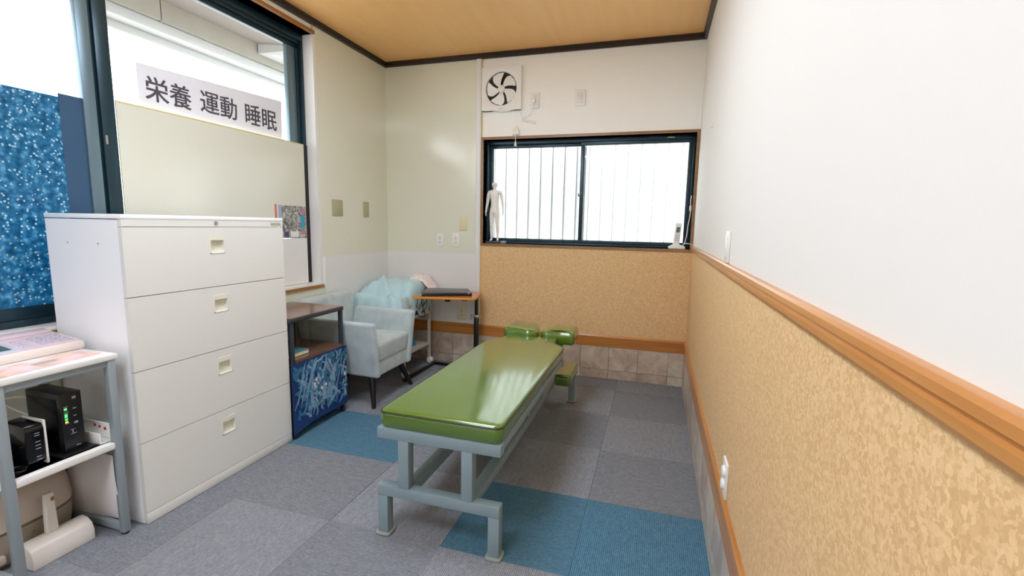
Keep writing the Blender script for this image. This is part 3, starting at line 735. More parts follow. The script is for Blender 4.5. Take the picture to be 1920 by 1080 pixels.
# cloth panel: sheet hanging just ahead of the legs, sagging lower edge
cl = P(); NU, NV = 24, 10
def cbot(u): return 0.056 - 0.024*max(0.0, 1-u/0.3)
vs_ = []
for k, dx in enumerate((0.0, -0.003)):
    for i in range(NU+1):
        u = i/NU
        for j in range(NV+1):
            v = j/NV; z = cbot(u)+(0.438-cbot(u))*v
            vs_.append((SX1+0.004+dx+0.0012*math.sin(u*9)*(1-v), 0.532+u*0.478, z))
S_ = (NU+1)*(NV+1)
fs = []
for i in range(NU):
    for j in range(NV):
        a = i*(NV+1)+j; fs.append((a, a+NV+1, a+NV+2, a+1)); b = a+S_; fs.append((b, b+1, b+NV+2, b+NV+1))
for i in range(NU):
    for j in (0, NV):
        a = i*(NV+1)+j; f = (a, a+S_, a+S_+NV+1, a+NV+1); fs.append(f if j == 0 else f[::-1])
for j in range(NV):
    for i in (0, NU):
        a = i*(NV+1)+j; f = (a, a+1, a+S_+1, a+S_); fs.append(f if i == 0 else f[::-1])
cl._add(vs_, fs, 0)
clo = build(cl, 'cloth_panel', M_navy, st, smooth=True)
pr_ = P()
XP = SX1+0.0062
rn = random.Random(3)
lay = [0]
def leaf(y, z, ang, ln, wd, mi, curve=0.0, n=5):
    lay[0] += 1; xx = XP + (lay[0] % 40)*0.00004
    L_, R_ = [], []
    for i in range(n+1):
        t = i/n; a = ang+curve*t; yy = y+math.cos(a)*ln*t; zz = z+math.sin(a)*ln*t; w_ = wd*math.sin(PI*min(1, t*0.9+0.08))**0.7*0.5
        L_.append((yy-math.sin(a)*w_, zz+math.cos(a)*w_)); R_.append((yy+math.sin(a)*w_, zz-math.cos(a)*w_))
    pts = R_+L_[::-1]
    pts = [(min(max(p[0], 0.536), 1.006), min(max(p[1], 0.075), 0.434)) for p in pts]
    pr_.poly([(xx, p[0], p[1]) for p in pts], mi)
for i in range(110): leaf(rn.uniform(0.55, 1.0), rn.uniform(0.10, 0.42), rn.uniform(0.2, 2.6), rn.uniform(0.03, 0.07), 0.02, 1, rn.uniform(-1, 1))
for i in range(15):
    y = 0.54+i*0.024; z = 0.15+0.10*rn.random()-0.004*i
    leaf(y, z, 1.15+rn.uniform(-0.08, 0.1), 0.27, 0.015, 0, 0.05); leaf(y+0.004, z+0.01, 1.15, 0.24, 0.003, 3, 0.05)
for i in range(100): leaf(rn.uniform(0.63, 0.99), 0.08+0.33*rn.random()**0.8, rn.uniform(0.3, 2.4), rn.uniform(0.04, 0.08), 0.014, rn.choice([0, 1, 2]), rn.uniform(-1.4, 1.4))
for i in range(18):      # ferns
    y0_, z0_ = 0.66+0.018*i+rn.uniform(-0.02, 0.02), rn.uniform(0.09, 0.30); a = rn.uniform(0.5, 2.3); c = rn.uniform(-0.8, 0.8)
    y_, z_ = y0_, z0_
    for k in range(11):
        a2 = a+c*k/11; y_ += math.cos(a2)*0.012; z_ += math.sin(a2)*0.012
        if not (0.54 < y_ < 1.0 and 0.08 < z_ < 0.43): break
        for s in (1, -1): leaf(y_, z_, a2+s*1.0, 0.026-0.0014*k, 0.0065, 2, -s*0.5, 3)
for i in range(9): leaf(rn.uniform(0.60, 0.70), 0.085+rn.random()*0.06, 1.1, 0.12, 0.010, 0, 0.1)
for fy, fz, fr_ in ((0.70, 0.275, 0.017), (0.725, 0.295, 0.016), (0.715, 0.262, 0.014), (0.79, 0.300, 0.018), (0.765, 0.235, 0.014), (0.80, 0.248, 0.013), (0.985, 0.258, 0.014), (0.74, 0.278, 0.011)):
    for k in range(5): leaf(fy, fz, k*2*PI/5+0.3, fr_, fr_*0.95, 4, 0, 4)
build(pr_, 'leaf_print', [M_leaf1, M_leaf2, M_leaf3, M_leaf4, M_flower], clo)

bk = thing('book', 'small teal covered book lying on the walnut lower shelf', 'book', (-1.78, 0.66, 0.4585))
build(P().box(-1.87, -1.70, 0.572, 0.725, 0.4615, 0.482), 'pages', mat('book_pages', (226, 214, 186), 0.8), bk)
build(P().box(-1.873, -1.697, 0.57, 0.728, 0.4585, 0.4613).box(-1.873, -1.697, 0.57, 0.728, 0.4822, 0.485), 'cover', mat('book_teal', (62, 128, 138), 0.6), bk, bevel=0.001)

# ================================================================== ARMCHAIR
ch = thing('armchair', 'pale grey blue velvet armchair with tapered black legs', 'chair', (-1.75, 1.3, 0))
def slab_y(yb0, yb1, yt0, yt1, pts_b, pts_t):
    pass
def arm(side):
    # outer face slants outwards towards the top
    if side < 0: yo_b, yo_t, yi_b, yi_t = 1.086, 1.013, 1.135, 1.070
    else: yo_b, yo_t, yi_b, yi_t = 1.532, 1.592, 1.475, 1.520
    xs_b = (-1.99, -1.468); xs_t = (-1.955, -1.458)
    y0b, y1b = sorted((yo_b, yi_b)); y0t, y1t = sorted((yo_t, yi_t))
    return P().hexa([(xs_b[0], y0b, 0.215), (xs_b[1], y0b, 0.205), (xs_b[1], y1b, 0.205), (xs_b[0], y1b, 0.215),
                     (xs_t[0], y0t, 0.590), (xs_t[1], y0t, 0.588), (xs_t[1], y1t, 0.588), (xs_t[0], y1t, 0.590)])
build(arm(-1), 'armrest', M_velvet, ch, bevel=0.022, seg=5)
build(arm(1), 'armrest', M_velvet, ch, bevel=0.022, seg=5)
build(P().hexa([(-2.03, 1.075, 0.215), (-1.93, 1.075, 0.215), (-1.93, 1.525, 0.215), (-2.03, 1.525, 0.215),
                (-2.085, 1.016, 0.705), (-1.985, 1.016, 0.712), (-1.985, 1.580, 0.712), (-2.085, 1.580, 0.705)]), 'backrest', M_velvet, ch, bevel=0.035, seg=6)
build(P().hexa([(-1.94, 1.10, 0.222), (-1.480, 1.12, 0.212), (-1.480, 1.50, 0.212), (-1.94, 1.50, 0.222),
                (-1.94, 1.075, 0.33), (-1.485, 1.075, 0.33), (-1.485, 1.525, 0.33), (-1.94, 1.525, 0.33)]), 'seat_base', M_velvet, ch, bevel=0.015, seg=3)
build(P().hexa([(-1.95, 1.105, 0.30), (-1.478, 1.105, 0.30), (-1.478, 1.497, 0.30), (-1.95, 1.497, 0.30),
                (-1.95, 1.075, 0.435), (-1.468, 1.075, 0.445), (-1.468, 1.51, 0.445), (-1.95, 1.51, 0.435)]), 'seat_cushion', M_velvet, ch, bevel=0.03, seg=5)
for (xt, yt, xb, yb) in ((-1.545, 1.135, -1.503, 1.085), (-1.545, 1.47, -1.512, 1.60), (-1.95, 1.13, -2.03, 1.06), (-1.95, 1.46, -2.03, 1.50)):
    build(P().tube([(xt, yt, 0.225), (xb, yb, 0.0005)], [0.027, 0.013], 14), 'leg', M_leg, ch, smooth=True)

# ================================================================== TROLLEY + CLOTHS
tr = thing('trolley', 'white metal trolley on castors in the corner behind the armchair', 'trolley', (-1.86, 1.93, 0))
TX0, TX1, TY0, TY1 = -2.06, -1.63, 1.70, 2.17
M_trol = mat('trolley_white', (214, 210, 200), 0.4)
for lx in (TX0, TX1-0.022):
    for ly in (TY0, TY1-0.03):
        if not (lx > -1.7 and ly < 1.8):
            build(P().box(lx, lx+0.022, ly, ly+0.026, 0.055, 0.578), 'post', M_trol, tr, bevel=0.002)
        else:
            build(P().box(lx, lx+0.022, ly, ly+0.026, 0.055, 0.56), 'post', M_trol, tr, bevel=0.002)
        cs = build(P().lathe([(0.001, -0.024), (0.02, -0.024), (0.028, -0.014), (0.0285, 0.014), (0.02, 0.024), (0.001, 0.024)], (lx+0.018, ly+0.018, 0.0295), 20, 'Y'), 'castor', M_plas, tr, smooth=True)
        build(P().cyl((lx+0.011, ly+0.018, 0.03), (lx+0.011, ly+0.018, 0.06), 0.006), 'stem', M_steel, cs)
for z in (0.18, 0.46, 0.560):
    build(P().box(TX0+0.0225, TX1-0.0225, TY0+0.002, TY1-0.006, z, z+0.008).box(TX0, TX1-0.001, TY0-0.012, TY0-0.0005, z-0.006, z+0.02).box(TX1-0.0215, TX1-0.0015, TY0+0.027, TY1-0.031, z-0.004, z+0.016), 'shelf', M_trol, tr)

def sheet(fn, nu, nv, th):
    p_ = P(); vs_ = []
    for s in (0, 1):
        for i in range(nu+1):
            for j in range(nv+1):
                x_, y_, z_ = fn(i/nu, j/nv); vs_.append((x_, y_, z_-s*th))
    S = (nu+1)*(nv+1); fs = []
    for i in range(nu):
        for j in range(nv):
            a = i*(nv+1)+j; fs.append((a, a+nv+1, a+nv+2, a+1)); b = a+S; fs.append((b, b+1, b+nv+2, b+nv+1))
    for i in range(nu):
        a = i*(nv+1); fs.append((a, a+S, a+S+nv+1, a+nv+1)); a += nv; fs.append((a, a+nv+1, a+S+nv+1, a+S))
    for j in range(nv):
        a = j; fs.append((a, a+1, a+S+1, a+S)); a = nu*(nv+1)+j; fs.append((a, a+S, a+S+1, a+1))
    return p_._add(vs_, fs, 0)
def drape(u, v):
    x_ = -2.09+0.477*u; y_ = 1.655+0.51*v
    def bump(cx, cy, sx, sy, h): return h*math.exp(-abs((x_-cx)/sx)**5-abs((y_-cy)/sy)**5)
    z = 0.625
    z = max(z, 0.60+bump(-1.94, 1.95, 0.16, 0.19, 0.125))
    z = max(z, 0.60+bump(-1.75, 2.00, 0.13, 0.17, 0.138))
    # tent ridges over what lies beneath
    d1 = abs((x_+1.93)-(y_-1.90)*0.55); z += 0.030*max(0, 1-d1/0.06)
    d2 = abs((x_+1.93)+(y_-1.90)*0.95); z += 0.032*max(0, 1-d2/0.045)
    d3 = abs((x_+1.72)+(y_-2.00)*0.25); z += 0.012*max(0, 1-d3/0.05)
    z += 0.010*abs(math.sin(x_*31+y_*14))+0.006*abs(math.sin(y_*43-x_*27))
    if u > 0.92: z -= (u-0.92)/0.08*(0.15+0.03*math.sin(v*26))
    if v < 0.07: z -= (0.07-v)/0.07*(0.13+0.02*math.sin(u*30))
    return x_, y_, z
b_ = build(sheet(drape, 64, 64, 0.003), 'draped_cloth', M_cloth, None, smooth=True)
tag(b_, 'pale aqua cloth draped over the trolley behind the armchair', 'cloth')
def pinkf(u, v):
    x_ = -1.84+0.25*u; y_ = 2.06+0.17*v
    z = 0.70+0.075*math.exp(-((u-0.45)/0.42)**4-((v-0.55)/0.6)**4)+0.010*abs(math.sin(x_*60+y_*40))+0.007*abs(math.sin(x_*35-y_*80))
    if u > 0.75: z -= (u-0.75)*0.16
    return x_, y_, z
pk = build(sheet(pinkf, 30, 20, 0.004), 'pink_cloth', M_pink, None, smooth=True)
tag(pk, 'crumpled pale pink cloth between the aqua cloth and the laptop', 'cloth')
bag = build(P().box(-1.82, -1.656, 1.74, 2.05, 0.4685, 0.545), 'folded_cloth', M_tealbag, None, bevel=0.012, seg=3)
tag(bag, 'folded dark teal cloth on the middle trolley shelf', 'cloth')
bl = build(P().hexa([(-1.72, 1.86, 0.1885), (-1.70, 1.86, 0.1885), (-1.70, 2.03, 0.1885), (-1.72, 2.03, 0.1885), (-1.74, 1.86, 0.36), (-1.73, 1.86, 0.36), (-1.73, 1.97, 0.36), (-1.74, 1.97, 0.36)]), 'teal_folder', mat('bright_teal', (30, 150, 176), 0.5), None, bevel=0.002)
tag(bl, 'bright teal folder leaning on the lowest trolley shelf', 'folder')
cbl = P()
for k in range(3):
    pts = []
    for i in range(22):
        t = i/21; pts.append((-1.612+0.018*math.sin(t*9+k), 1.93+0.12*t-0.02*k+0.02*math.sin(t*7+k*2), 0.64-0.11*math.sin(t*PI)*(1+0.4*k)+0.004*k))
    cbl.tube(pts, 0.0026, 6)
cb = build(cbl, 'cable_bundle', M_black, None, smooth=True); tag(cb, 'thin black cables hanging by the trolley cloth', 'cable')

# ================================================================== OVERBED DESK + LAPTOP
dk = thing('laptop_desk', 'small orange wood desk on a single black column in front of the back wall', 'desk', (-1.38, 1.98, 0))
import math as _m
dpoly = [(-1.590, 1.745), (-1.090, 1.862), (-1.160, 2.205), (-1.600, 2.165)]
dr = rounded(dpoly, [0.03, 0.05, 0.05, 0.03])
build(P().prism(dr, 'Z', 0.640, 0.657), 'desk_board', M_orange_edge, dk, bevel=0.004)
cen = Vector((-1.37, 1.99))
build(P().prism([tuple(cen+(Vector(p)-cen)*0.985) for p in dr], 'Z', 0.657, 0.6595), 'top_veneer', M_orange, dk)
build(P().box(-1.193, -1.157, 2.085, 2.121, 0.022, 0.47), 'column', M_black, dk, bevel=0.004)
build(P().box(-1.188, -1.162, 2.090, 2.116, 0.47, 0.6395), 'inner_column', M_black, dk, bevel=0.003)
cp_ = build(P().box(-1.198, -1.152, 2.080, 2.126, 0.455, 0.480), 'clamp', M_steel, dk, bevel=0.003)
build(P().cyl((-1.198, 2.10, 0.468), (-1.222, 2.10, 0.468), 0.004).tube([(-1.222, 2.10+0.018*math.cos(a), 0.458+0.022*math.sin(a)) for a in [2*PI*i/14 for i in range(14)]], 0.0025, 6, True), 'knob', M_steel, cp_, smooth=True)
build(P().cyl((-1.345, 1.90, 0.612), (-1.345, 1.90, 0.640), 0.022), 'underside_knob', M_black, dk, smooth=True)
build(P().box(-1.21, -1.17, 1.88, 1.95, 0.628, 0.640), 'bracket', M_black, dk)
build(P().box(-1.602, -1.15, 2.115, 2.150, 0.0005, 0.022), 'base_bar', M_black, dk, bevel=0.003)
build(P().box(-1.193, -1.157, 1.62, 2.1145, 0.0005, 0.022), 'base_bar', M_black, dk, bevel=0.003)
build(P().hexa([(-1.60, 1.62, 0.0005), (-1.57, 1.62, 0.0005), (-1.57, 2.1145, 0.0005), (-1.60, 2.1145, 0.0005), (-1.60, 1.62, 0.022), (-1.57, 1.62, 0.022), (-1.57, 2.1145, 0.022), (-1.60, 2.1145, 0.022)]), 'base_bar', M_black, dk, bevel=0.003)
lp = thing('laptop', 'closed black laptop on the orange desk', 'laptop', (-1.39, 1.99, 0.66))
lpoly = rounded([(-1.515, 1.775), (-1.155, 1.955), (-1.275, 2.165), (-1.615, 2.065)], [0.012]*4, 3)
def scl(pl, f, dx=0, dy=0): return [(cx_+(a-cx_)*f+dx, cy_+(b-cy_)*f+dy) for a, b in pl for cx_, cy_ in [(-1.39, 1.99)]]
build(P().prism(lpoly, 'Z', 0.6605, 0.6755), 'base', M_black_g, lp, bevel=0.003)
build(P().prism(scl(lpoly, 0.985), 'Z', 0.6765, 0.6865), 'lid', mat('dark_lid', (58, 60, 64), 0.28), lp, bevel=0.003)
build(P().box(-1.252, -1.218, 1.938, 1.950, 0.6866, 0.6870), 'badge', M_steel, lp)
build(P().lathe([(0.001, 0), (0.022, 0), (0.024, 0.006), (0.018, 0.012), (0.001, 0.012)], (-1.19, 1.962, 0.6755), 18), 'hinge_cap', M_steel, lp, smooth=True)
pc2 = P().tube([(-1.60, 2.06, 0.674), (-1.625, 2.055, 0.680), (-1.64, 2.06, 0.672), (-1.645, 2.085, 0.664), (-1.62, 2.12, 0.6625)], 0.003, 6)
tag(build(pc2, 'laptop_cable', M_black, None, smooth=True), 'short black power cable at the left end of the laptop', 'cable')

# ================================================================== RACK AT LEFT
rk = thing('shelf_rack', 'grey metal rack with white shelves beside the filing cabinet', 'rack', (-1.9, -0.47, 0))
RX0, RX1, RY0, RY1 = -2.10, -1.69, -0.648, -0.305
build(P().box(RX0, RX1+0.004, RY0-0.02, RY1+0.008, 0.703, 0.7235), 'top_board', M_board, rk, bevel=0.002)
lt = 0.026
for lx in (RX0, RX1-lt):
    for ly in (RY0, RY1-lt):
        lg = build(P().box(lx, lx+lt, ly, ly+lt, 0.008, 0.702), 'leg', M_rackm, rk, bevel=0.002)
        build(P().cyl((lx+lt/2, ly+lt/2, 0.0005), (lx+lt/2, ly+lt/2, 0.008), 0.012), 'foot', M_black, lg)
for ly in (RY0, RY1-lt):
    build(P().box(RX0+lt, RX1-lt, ly+0.002, ly+lt-0.002, 0.012, 0.038), 'side_bar', M_rackm, rk, bevel=0.002)
    build(P().box(RX0+lt, RX1-lt, ly+0.002, ly+lt-0.002, 0.335, 0.3575), 'side_bar', M_rackm, rk, bevel=0.002)
build(P().box(RX1-lt+0.002, RX1-0.004, RY0+lt, RY1-lt, 0.678, 0.702), 'front_bar', M_rackm, rk, bevel=0.002)
build(P().box(RX0+0.004, RX0+lt-0.004, RY0+lt, RY1-lt, 0.678, 0.702), 'back_bar', M_rackm, rk, bevel=0.002)
build(P().box(RX0+lt, RX1-0.001, RY0+lt+0.0005, RY1-lt-0.0005, 0.3585, 0.382).box(RX0+lt, RX1-lt-0.001, RY0, RY1, 0.3585, 0.382), 'shelf_board', M_board, rk, bevel=0.0015)

# fax telephone
fx = thing('fax_phone', 'pinkish white fax telephone with a keypad on the rack top', 'telephone', (-1.98, -0.48, 0.724))
FY0, FY1 = -0.72, -0.292
FXF, FXB = -1.872, -2.088
build(P().prism([(FXF, 0.7245), (FXF+0.004, 0.738), (FXF, 0.756), (FXB, 0.782), (FXB, 0.7245)], 'Y', FY0, FY1), 'body', M_fax, fx, bevel=0.004, seg=3)
def fz(x_): return 0.756+(FXF-x_)/(FXF-FXB)*0.026
def onfax(x0, x1, y0, y1, h, m, name, par, b=0.0):
    return build(P().hexa([(x0, y0, fz(x0)), (x1, y0, fz(x1)), (x1, y1, fz(x1)), (x0, y1, fz(x0)), (x0, y0, fz(x0)+h), (x1, y0, fz(x1)+h), (x1, y1, fz(x1)+h), (x0, y1, fz(x0)+h)]), name, m, par, bevel=b)
dkk = onfax(-2.03, FXF-0.006, FY0+0.01, FY1-0.012, 0.002, M_fax_top, 'key_deck', fx)
onfax(-2.082, -2.034, FY0+0.01, FY1-0.012, 0.009, M_fax_top, 'paper_cover', fx, 0.003)
onfax(-1.985, -1.884, -0.66, -0.475, 0.005, mat('lcd_frame', (206, 208, 222), 0.3), 'screen_frame', fx, 0.002)
onfax(-1.972, -1.902, -0.65, -0.49, 0.0058, M_lcd, 'screen', fx)
for r_ in range(4):
    for c_ in range(3):
        xx = -1.995+r_*0.026; yy = -0.405+c_*0.029
        onfax(xx, xx+0.017, yy, yy+0.021, 0.006, M_key, 'key', dkk, 0.002)
for r_ in range(4):
    onfax(-1.99+r_*0.026, -1.978+r_*0.026, -0.322, -0.308, 0.005, M_key, 'key', dkk, 0.001)
    onfax(-1.99+r_*0.024, -1.978+r_*0.024, -0.455, -0.435, 0.005, M_key, 'key', dkk, 0.001)
lf = thing('leaflet', 'pink and orange printed leaflet on the rack top in front of the fax', 'leaflet', (-1.78, -0.5, 0.7245))
build(P().prism([(-1.70, -0.640), (-1.738, -0.318), (-1.856, -0.330), (-1.838, -0.655)], 'Z', 0.7240, 0.7248), 'sheet', M_leaflet, lf)
pm = [mat('print_peach', (244, 212, 188), 0.5), mat('print_taupe', (186, 172, 162), 0.5), mat('print_pink', (242, 204, 208), 0.5)]
for x0, y0, x1, y1, mi in ((-1.735, -0.62, -1.762, -0.56, 0), (-1.77, -0.50, -1.80, -0.43, 1), (-1.75, -0.42, -1.765, -0.36, 2), (-1.775, -0.645, -1.83, -0.60, 2), (-1.80, -0.42, -1.83, -0.36, 0)):
    build(P().box(min(x0, x1), max(x0, x1), y0, y1, 0.7248, 0.7251), 'printed_block', pm[mi], lf)

# modems
md = thing('modem', 'tall black modem with green lights on the rack shelf', 'modem', (-1.84, -0.42, 0.383))
build(P().box(-1.95, -1.725, -0.478, -0.368, 0.3825, 0.3885), 'stand', M_black, md, bevel=0.002)
mb = build(P().box(-1.935, -1.748, -0.455, -0.390, 0.3885, 0.606), 'casing', M_black, md, bevel=0.004)
build(P().box(-1.92, -1.77, -0.4565, -0.455, 0.40, 0.585), 'side_panel', M_black_g, md)
lk = P()
lk.box(-1.748, -1.7475, -0.446, -0.438, 0.545, 0.552, 0); lk.box(-1.748, -1.7475, -0.446, -0.438, 0.518, 0.530, 0); lk.box(-1.748, -1.7475, -0.446, -0.438, 0.508, 0.514, 0)
lk.box(-1.748, -1.7475, -0.446, -0.438, 0.498, 0.504, 1)
build(lk, 'status_lights', [M_ledg, M_ledo], mb)
mk = P()
for z in (0.556, 0.537, 0.532, 0.494): mk.box(-1.748, -1.7476, -0.447, -0.434, z, z+0.0022)
for z, w_, h_ in ((0.580, 0.012, 0.010), (0.543, 0.010, 0.004), (0.516, 0.009, 0.003), (0.488, 0.012, 0.008), (0.452, 0.004, 0.003), (0.404, 0.014, 0.003)):
    mk.box(-1.748, -1.7476, -0.420, -0.420+w_, z, z+h_)
mk.box(-1.748, -1.7476, -0.434, -0.419, 0.468, 0.4695); mk.box(-1.748, -1.7476, -0.434, -0.419, 0.452, 0.4535); mk.box(-1.748, -1.7476, -0.428, -0.425, 0.4535, 0.468)
build(mk, 'printed_marks', M_print_g, mb)
sm = thing('router', 'small black router with a white back edge on the rack shelf', 'router', (-1.8, -0.53, 0.383))
sb = build(P().prism([(-1.86, 0.388), (-1.85, 0.3825), (-1.762, 0.3825), (-1.740, 0.40), (-1.738, 0.515), (-1.748, 0.532), (-1.85, 0.536), (-1.86, 0.526)], 'Y', -0.563, -0.512), 'casing', M_black_g, sm, bevel=0.004, seg=3)
build(P().box(-1.855, -1.742, -0.5115, -0.504, 0.3825, 0.538), 'back_edge', M_plas, sm, bevel=0.002)
mm = P()
for z in (0.500, 0.492, 0.470, 0.458, 0.446, 0.418, 0.408): mm.box(-1.7385, -1.7372, -0.540, -0.526, z, z+0.0025)
mm.box(-1.7500, -1.7465, -0.5645, -0.5635, 0.392, 0.396)
build(mm, 'printed_marks', M_print_g, sb)
bx = thing('set_top_box', 'black box with an orange line at the left end of the rack shelf', 'box', (-1.86, -0.64, 0.383))
build(P().box(-1.98, -1.80, -0.644, -0.578, 0.3825, 0.452), 'casing', mat('dark_green_black', (12, 24, 22), 0.3), bx, bevel=0.003)
build(P().box(-1.80, -1.799, -0.642, -0.58, 0.444, 0.4475), 'orange_line', M_orange_edge, bx)
plug = thing('power_adapter', 'cream power adapter between the router and the modem', 'adapter', (-1.80, -0.487, 0.383))
build(P().sphere((-1.815, -0.488, 0.412), 0.021, sc_=(1.4, 0.55, 1.35)), 'adapter_body', mat('adapter_cream', (206, 192, 160), 0.4), plug, smooth=True)
# tray and paper at right of the rack
ty = thing('paper_tray', 'white open tray with red marks at the right end of the rack shelf', 'tray', (-1.83, -0.31, 0.383))
build(P().box(-2.05, -1.722, -0.362, -0.358, 0.3825, 0.425), 'front_lip', M_plas, ty, bevel=0.001)
tb = build(P().box(-2.05, -1.722, -0.318, -0.314, 0.3825, 0.446).box(-2.05, -1.722, -0.358, -0.318, 0.3825, 0.386), 'back_panel', M_plas, ty, bevel=0.001)
rp = P()
for y_, z_, s in ((-1.76, 0.424, 1), (-1.79, 0.428, 0.8), (-1.815, 0.431, 0.8), (-1.88, 0.432, 0.6)):
    rp.prism([(y_-0.008*s, z_-0.007*s), (y_+0.008*s, z_-0.006*s), (y_+0.004*s, z_+0.003*s), (y_+0.006*s, z_+0.009*s), (y_-0.003*s, z_+0.004*s), (y_-0.007*s, z_+0.006*s)], 'Y', -0.3186, -0.3182)
build(rp, 'red_marks', M_red, tb)
def papf(u, v):
    x_ = -2.06+0.37*u-0.02*(1-v)*u; z_ = 0.040+0.29*v
    return x_, -0.334+0.028*(v**2)-0.0*u+0.012*math.sin(PI*v)*u, z_
def sheet_y(fn, nu, nv, th):
    p_ = sheet(fn, nu, nv, 0); S = (nu+1)*(nv+1)
    for i in range(S, 2*S): a = p_.v[i]; p_.v[i] = (a[0], a[1]+th, a[2])
    return p_
pp = build(sheet_y(lambda u, v: (-2.06+0.355*u, -0.338+0.0*u-(0.040*(1-v)**3)*(0.3+0.7*u)*-1.0, 0.0385+0.292*v), 14, 14, 0.0015), 'paper_sheet', M_paper, None, smooth=True)
tag(pp, 'large blank white paper curling inside the right frame of the rack', 'paper')

# cables behind the rack items
for nm, pts, r_, m_, lab in (
    ('cable', [(-2.08, -0.61, 0.70), (-2.06, -0.605, 0.62), (-2.04, -0.60, 0.55), (-2.03, -0.60, 0.47), (-2.0, -0.60, 0.4555)], 0.004, M_black, 'thick black cable hanging at the left behind the rack'),
    ('cable', [(-2.085, -0.50, 0.70), (-2.082, -0.515, 0.66), (-2.084, -0.50, 0.63), (-2.07, -0.50, 0.585), (-2.04, -0.53, 0.53), (-1.99, -0.545, 0.49), (-1.90, -0.545, 0.47), (-1.863, -0.54, 0.46)], 0.0028, M_black, 'thin wavy black cable behind the small router'),
    ('cable', [(-2.07, -0.53, 0.70), (-2.07, -0.52, 0.62), (-2.06, -0.49, 0.57), (-2.04, -0.46, 0.53), (-1.99, -0.44, 0.50), (-1.937, -0.43, 0.49)], 0.0022, M_plas, 'thin white cable hanging down to the tall modem'),
    ('cable', [(-2.05, -0.60, 0.45), (-2.06, -0.56, 0.50), (-2.05, -0.50, 0.55), (-2.0, -0.45, 0.565), (-1.937, -0.425, 0.56)], 0.003, M_plas, 'white cable arching up to the back of the tall modem'),
):
    dense = []
    V = [Vector(p) for p in pts]
    for i in range(len(V)-1):
        p0, p1, p2, p3 = V[max(i-1, 0)], V[i], V[i+1], V[min(i+2, len(V)-1)]
        for k in range(6):
            t = k/6; dense.append(0.5*((2*p1)+(p2-p0)*t+(2*p0-5*p1+4*p2-p3)*t*t+(3*p1-p0-3*p2+p3)*t**3))
    dense.append(V[-1])
    tag(build(P().tube(dense, r_, 7), nm, m_, None, smooth=True), lab, 'cable')
cc = P()
for k in range(4):
    cc.tube([(-1.765+0.030*math.cos(a)+0.004*k, -0.592+0.030*math.sin(a)*0.8, 0.3865+0.003*k+0.003*math.sin(3*a+k)) for a in [2*PI*i/20 for i in range(20)]], 0.0024, 6, True)
tag(build(cc, 'coiled_cable', M_black, None, smooth=True), 'small coil of black cable on the rack shelf by the left leg', 'cable')

# rounded appliance under the rack
ck = thing('round_appliance', 'rounded beige and pink tinted appliance on the floor under the rack', 'appliance', (-1.985, -0.545, 0))
def sup(prof, m, name, par):
    p_ = P(); n = 40; vs_ = []
    for r_, z in prof:
        for j in range(n):
            a = 2*PI*j/n; c_, s_ = math.cos(a), math.sin(a); e = 0.75
            vs_.append((-1.985+0.108*r_*math.copysign(abs(c_)**e, c_), -0.545+0.205*r_*math.copysign(abs(s_)**e, s_), z))
    fs = [(i*n+j, i*n+(j+1) % n, (i+1)*n+(j+1) % n, (i+1)*n+j) for i in range(len(prof)-1) for j in range(n)]
    fs += [tuple(range(n-1, -1, -1)), tuple(range((len(prof)-1)*n, len(prof)*n))]
    p_._add(vs_, fs, 0); return build(p_, name, m, par, smooth=True)
lowb = sup([(0.86, 0.006), (0.92, 0.02), (0.98, 0.07), (1.0, 0.125)], M_beige_d, 'lower_body', ck)
sup([(0.985, 0.1255), (0.985, 0.135)], mat('seam_shadow_grey', (110, 100, 88), 0.5), 'seam_band', ck)
upb = sup([(1.0, 0.1355), (1.0, 0.16), (0.97, 0.22), (0.88, 0.28), (0.74, 0.32), (0.5, 0.345), (0.1, 0.354)], M_beige, 'lid', ck)
def apx(y_): # front surface x near z=.1
    s_ = abs((y_+0.545)/0.205/0.99)
    return -1.985+0.108*0.995*(max(0, 1-s_**(2/0.75)))**(0.75/2)
lat = P().box(-1.885, -1.866, -0.628, -0.590, 0.028, 0.06)
build(lat, 'front_latch', M_beige, lowb, bevel=0.005, seg=3)
bt = P()
for y_ in (-0.505, -0.475, -0.445):
    bt.cyl((apx(y_)-0.004, y_, 0.092), (apx(y_)+0.0015, y_, 0.092), 0.006, n=12)
build(bt, 'button_marks', mat('button_grey', (132, 124, 110), 0.5), lowb)
build(P().cyl((-1.890, -0.50, 0.225), (-1.885, -0.50, 0.225), 0.002, n=8), 'pin_hole', M_black, upb)

# lint roller in its case
lr = thing('lint_roller', 'off-white lint roller standing in its case in front of the appliance', 'lint roller', (-1.825, -0.47, 0))
build(P().prism([(-1.775, 0.0005), (-1.774, 0.042), (-1.784, 0.068), (-1.806, 0.084), (-1.832, 0.088), (-1.852, 0.082), (-1.862, 0.066), (-1.862, 0.0005)], 'Y', -0.566, -0.378), 'case', M_offw, lr, bevel=0.003, seg=3)
hd = build(P().hexa([(-1.842, -0.497, 0.086), (-1.818, -0.497, 0.086), (-1.818, -0.460, 0.086), (-1.842, -0.460, 0.086), (-1.836, -0.494, 0.236), (-1.818, -0.494, 0.236), (-1.818, -0.465, 0.236), (-1.836, -0.465, 0.236)]), 'handle', M_offw, lr, bevel=0.006, seg=4)
build(P().lathe([(0.001, 0), (0.006, 0), (0.006, 0.0008), (0.001, 0.0008)], (-1.8185, -0.472, 0.212), 14, 'X', 1, 1.5), 'hang_hole', mat('hole_brown', (150, 120, 86), 0.6), hd)

# ================================================================== BACK WALL FITTINGS
def fy(d): return YB-d
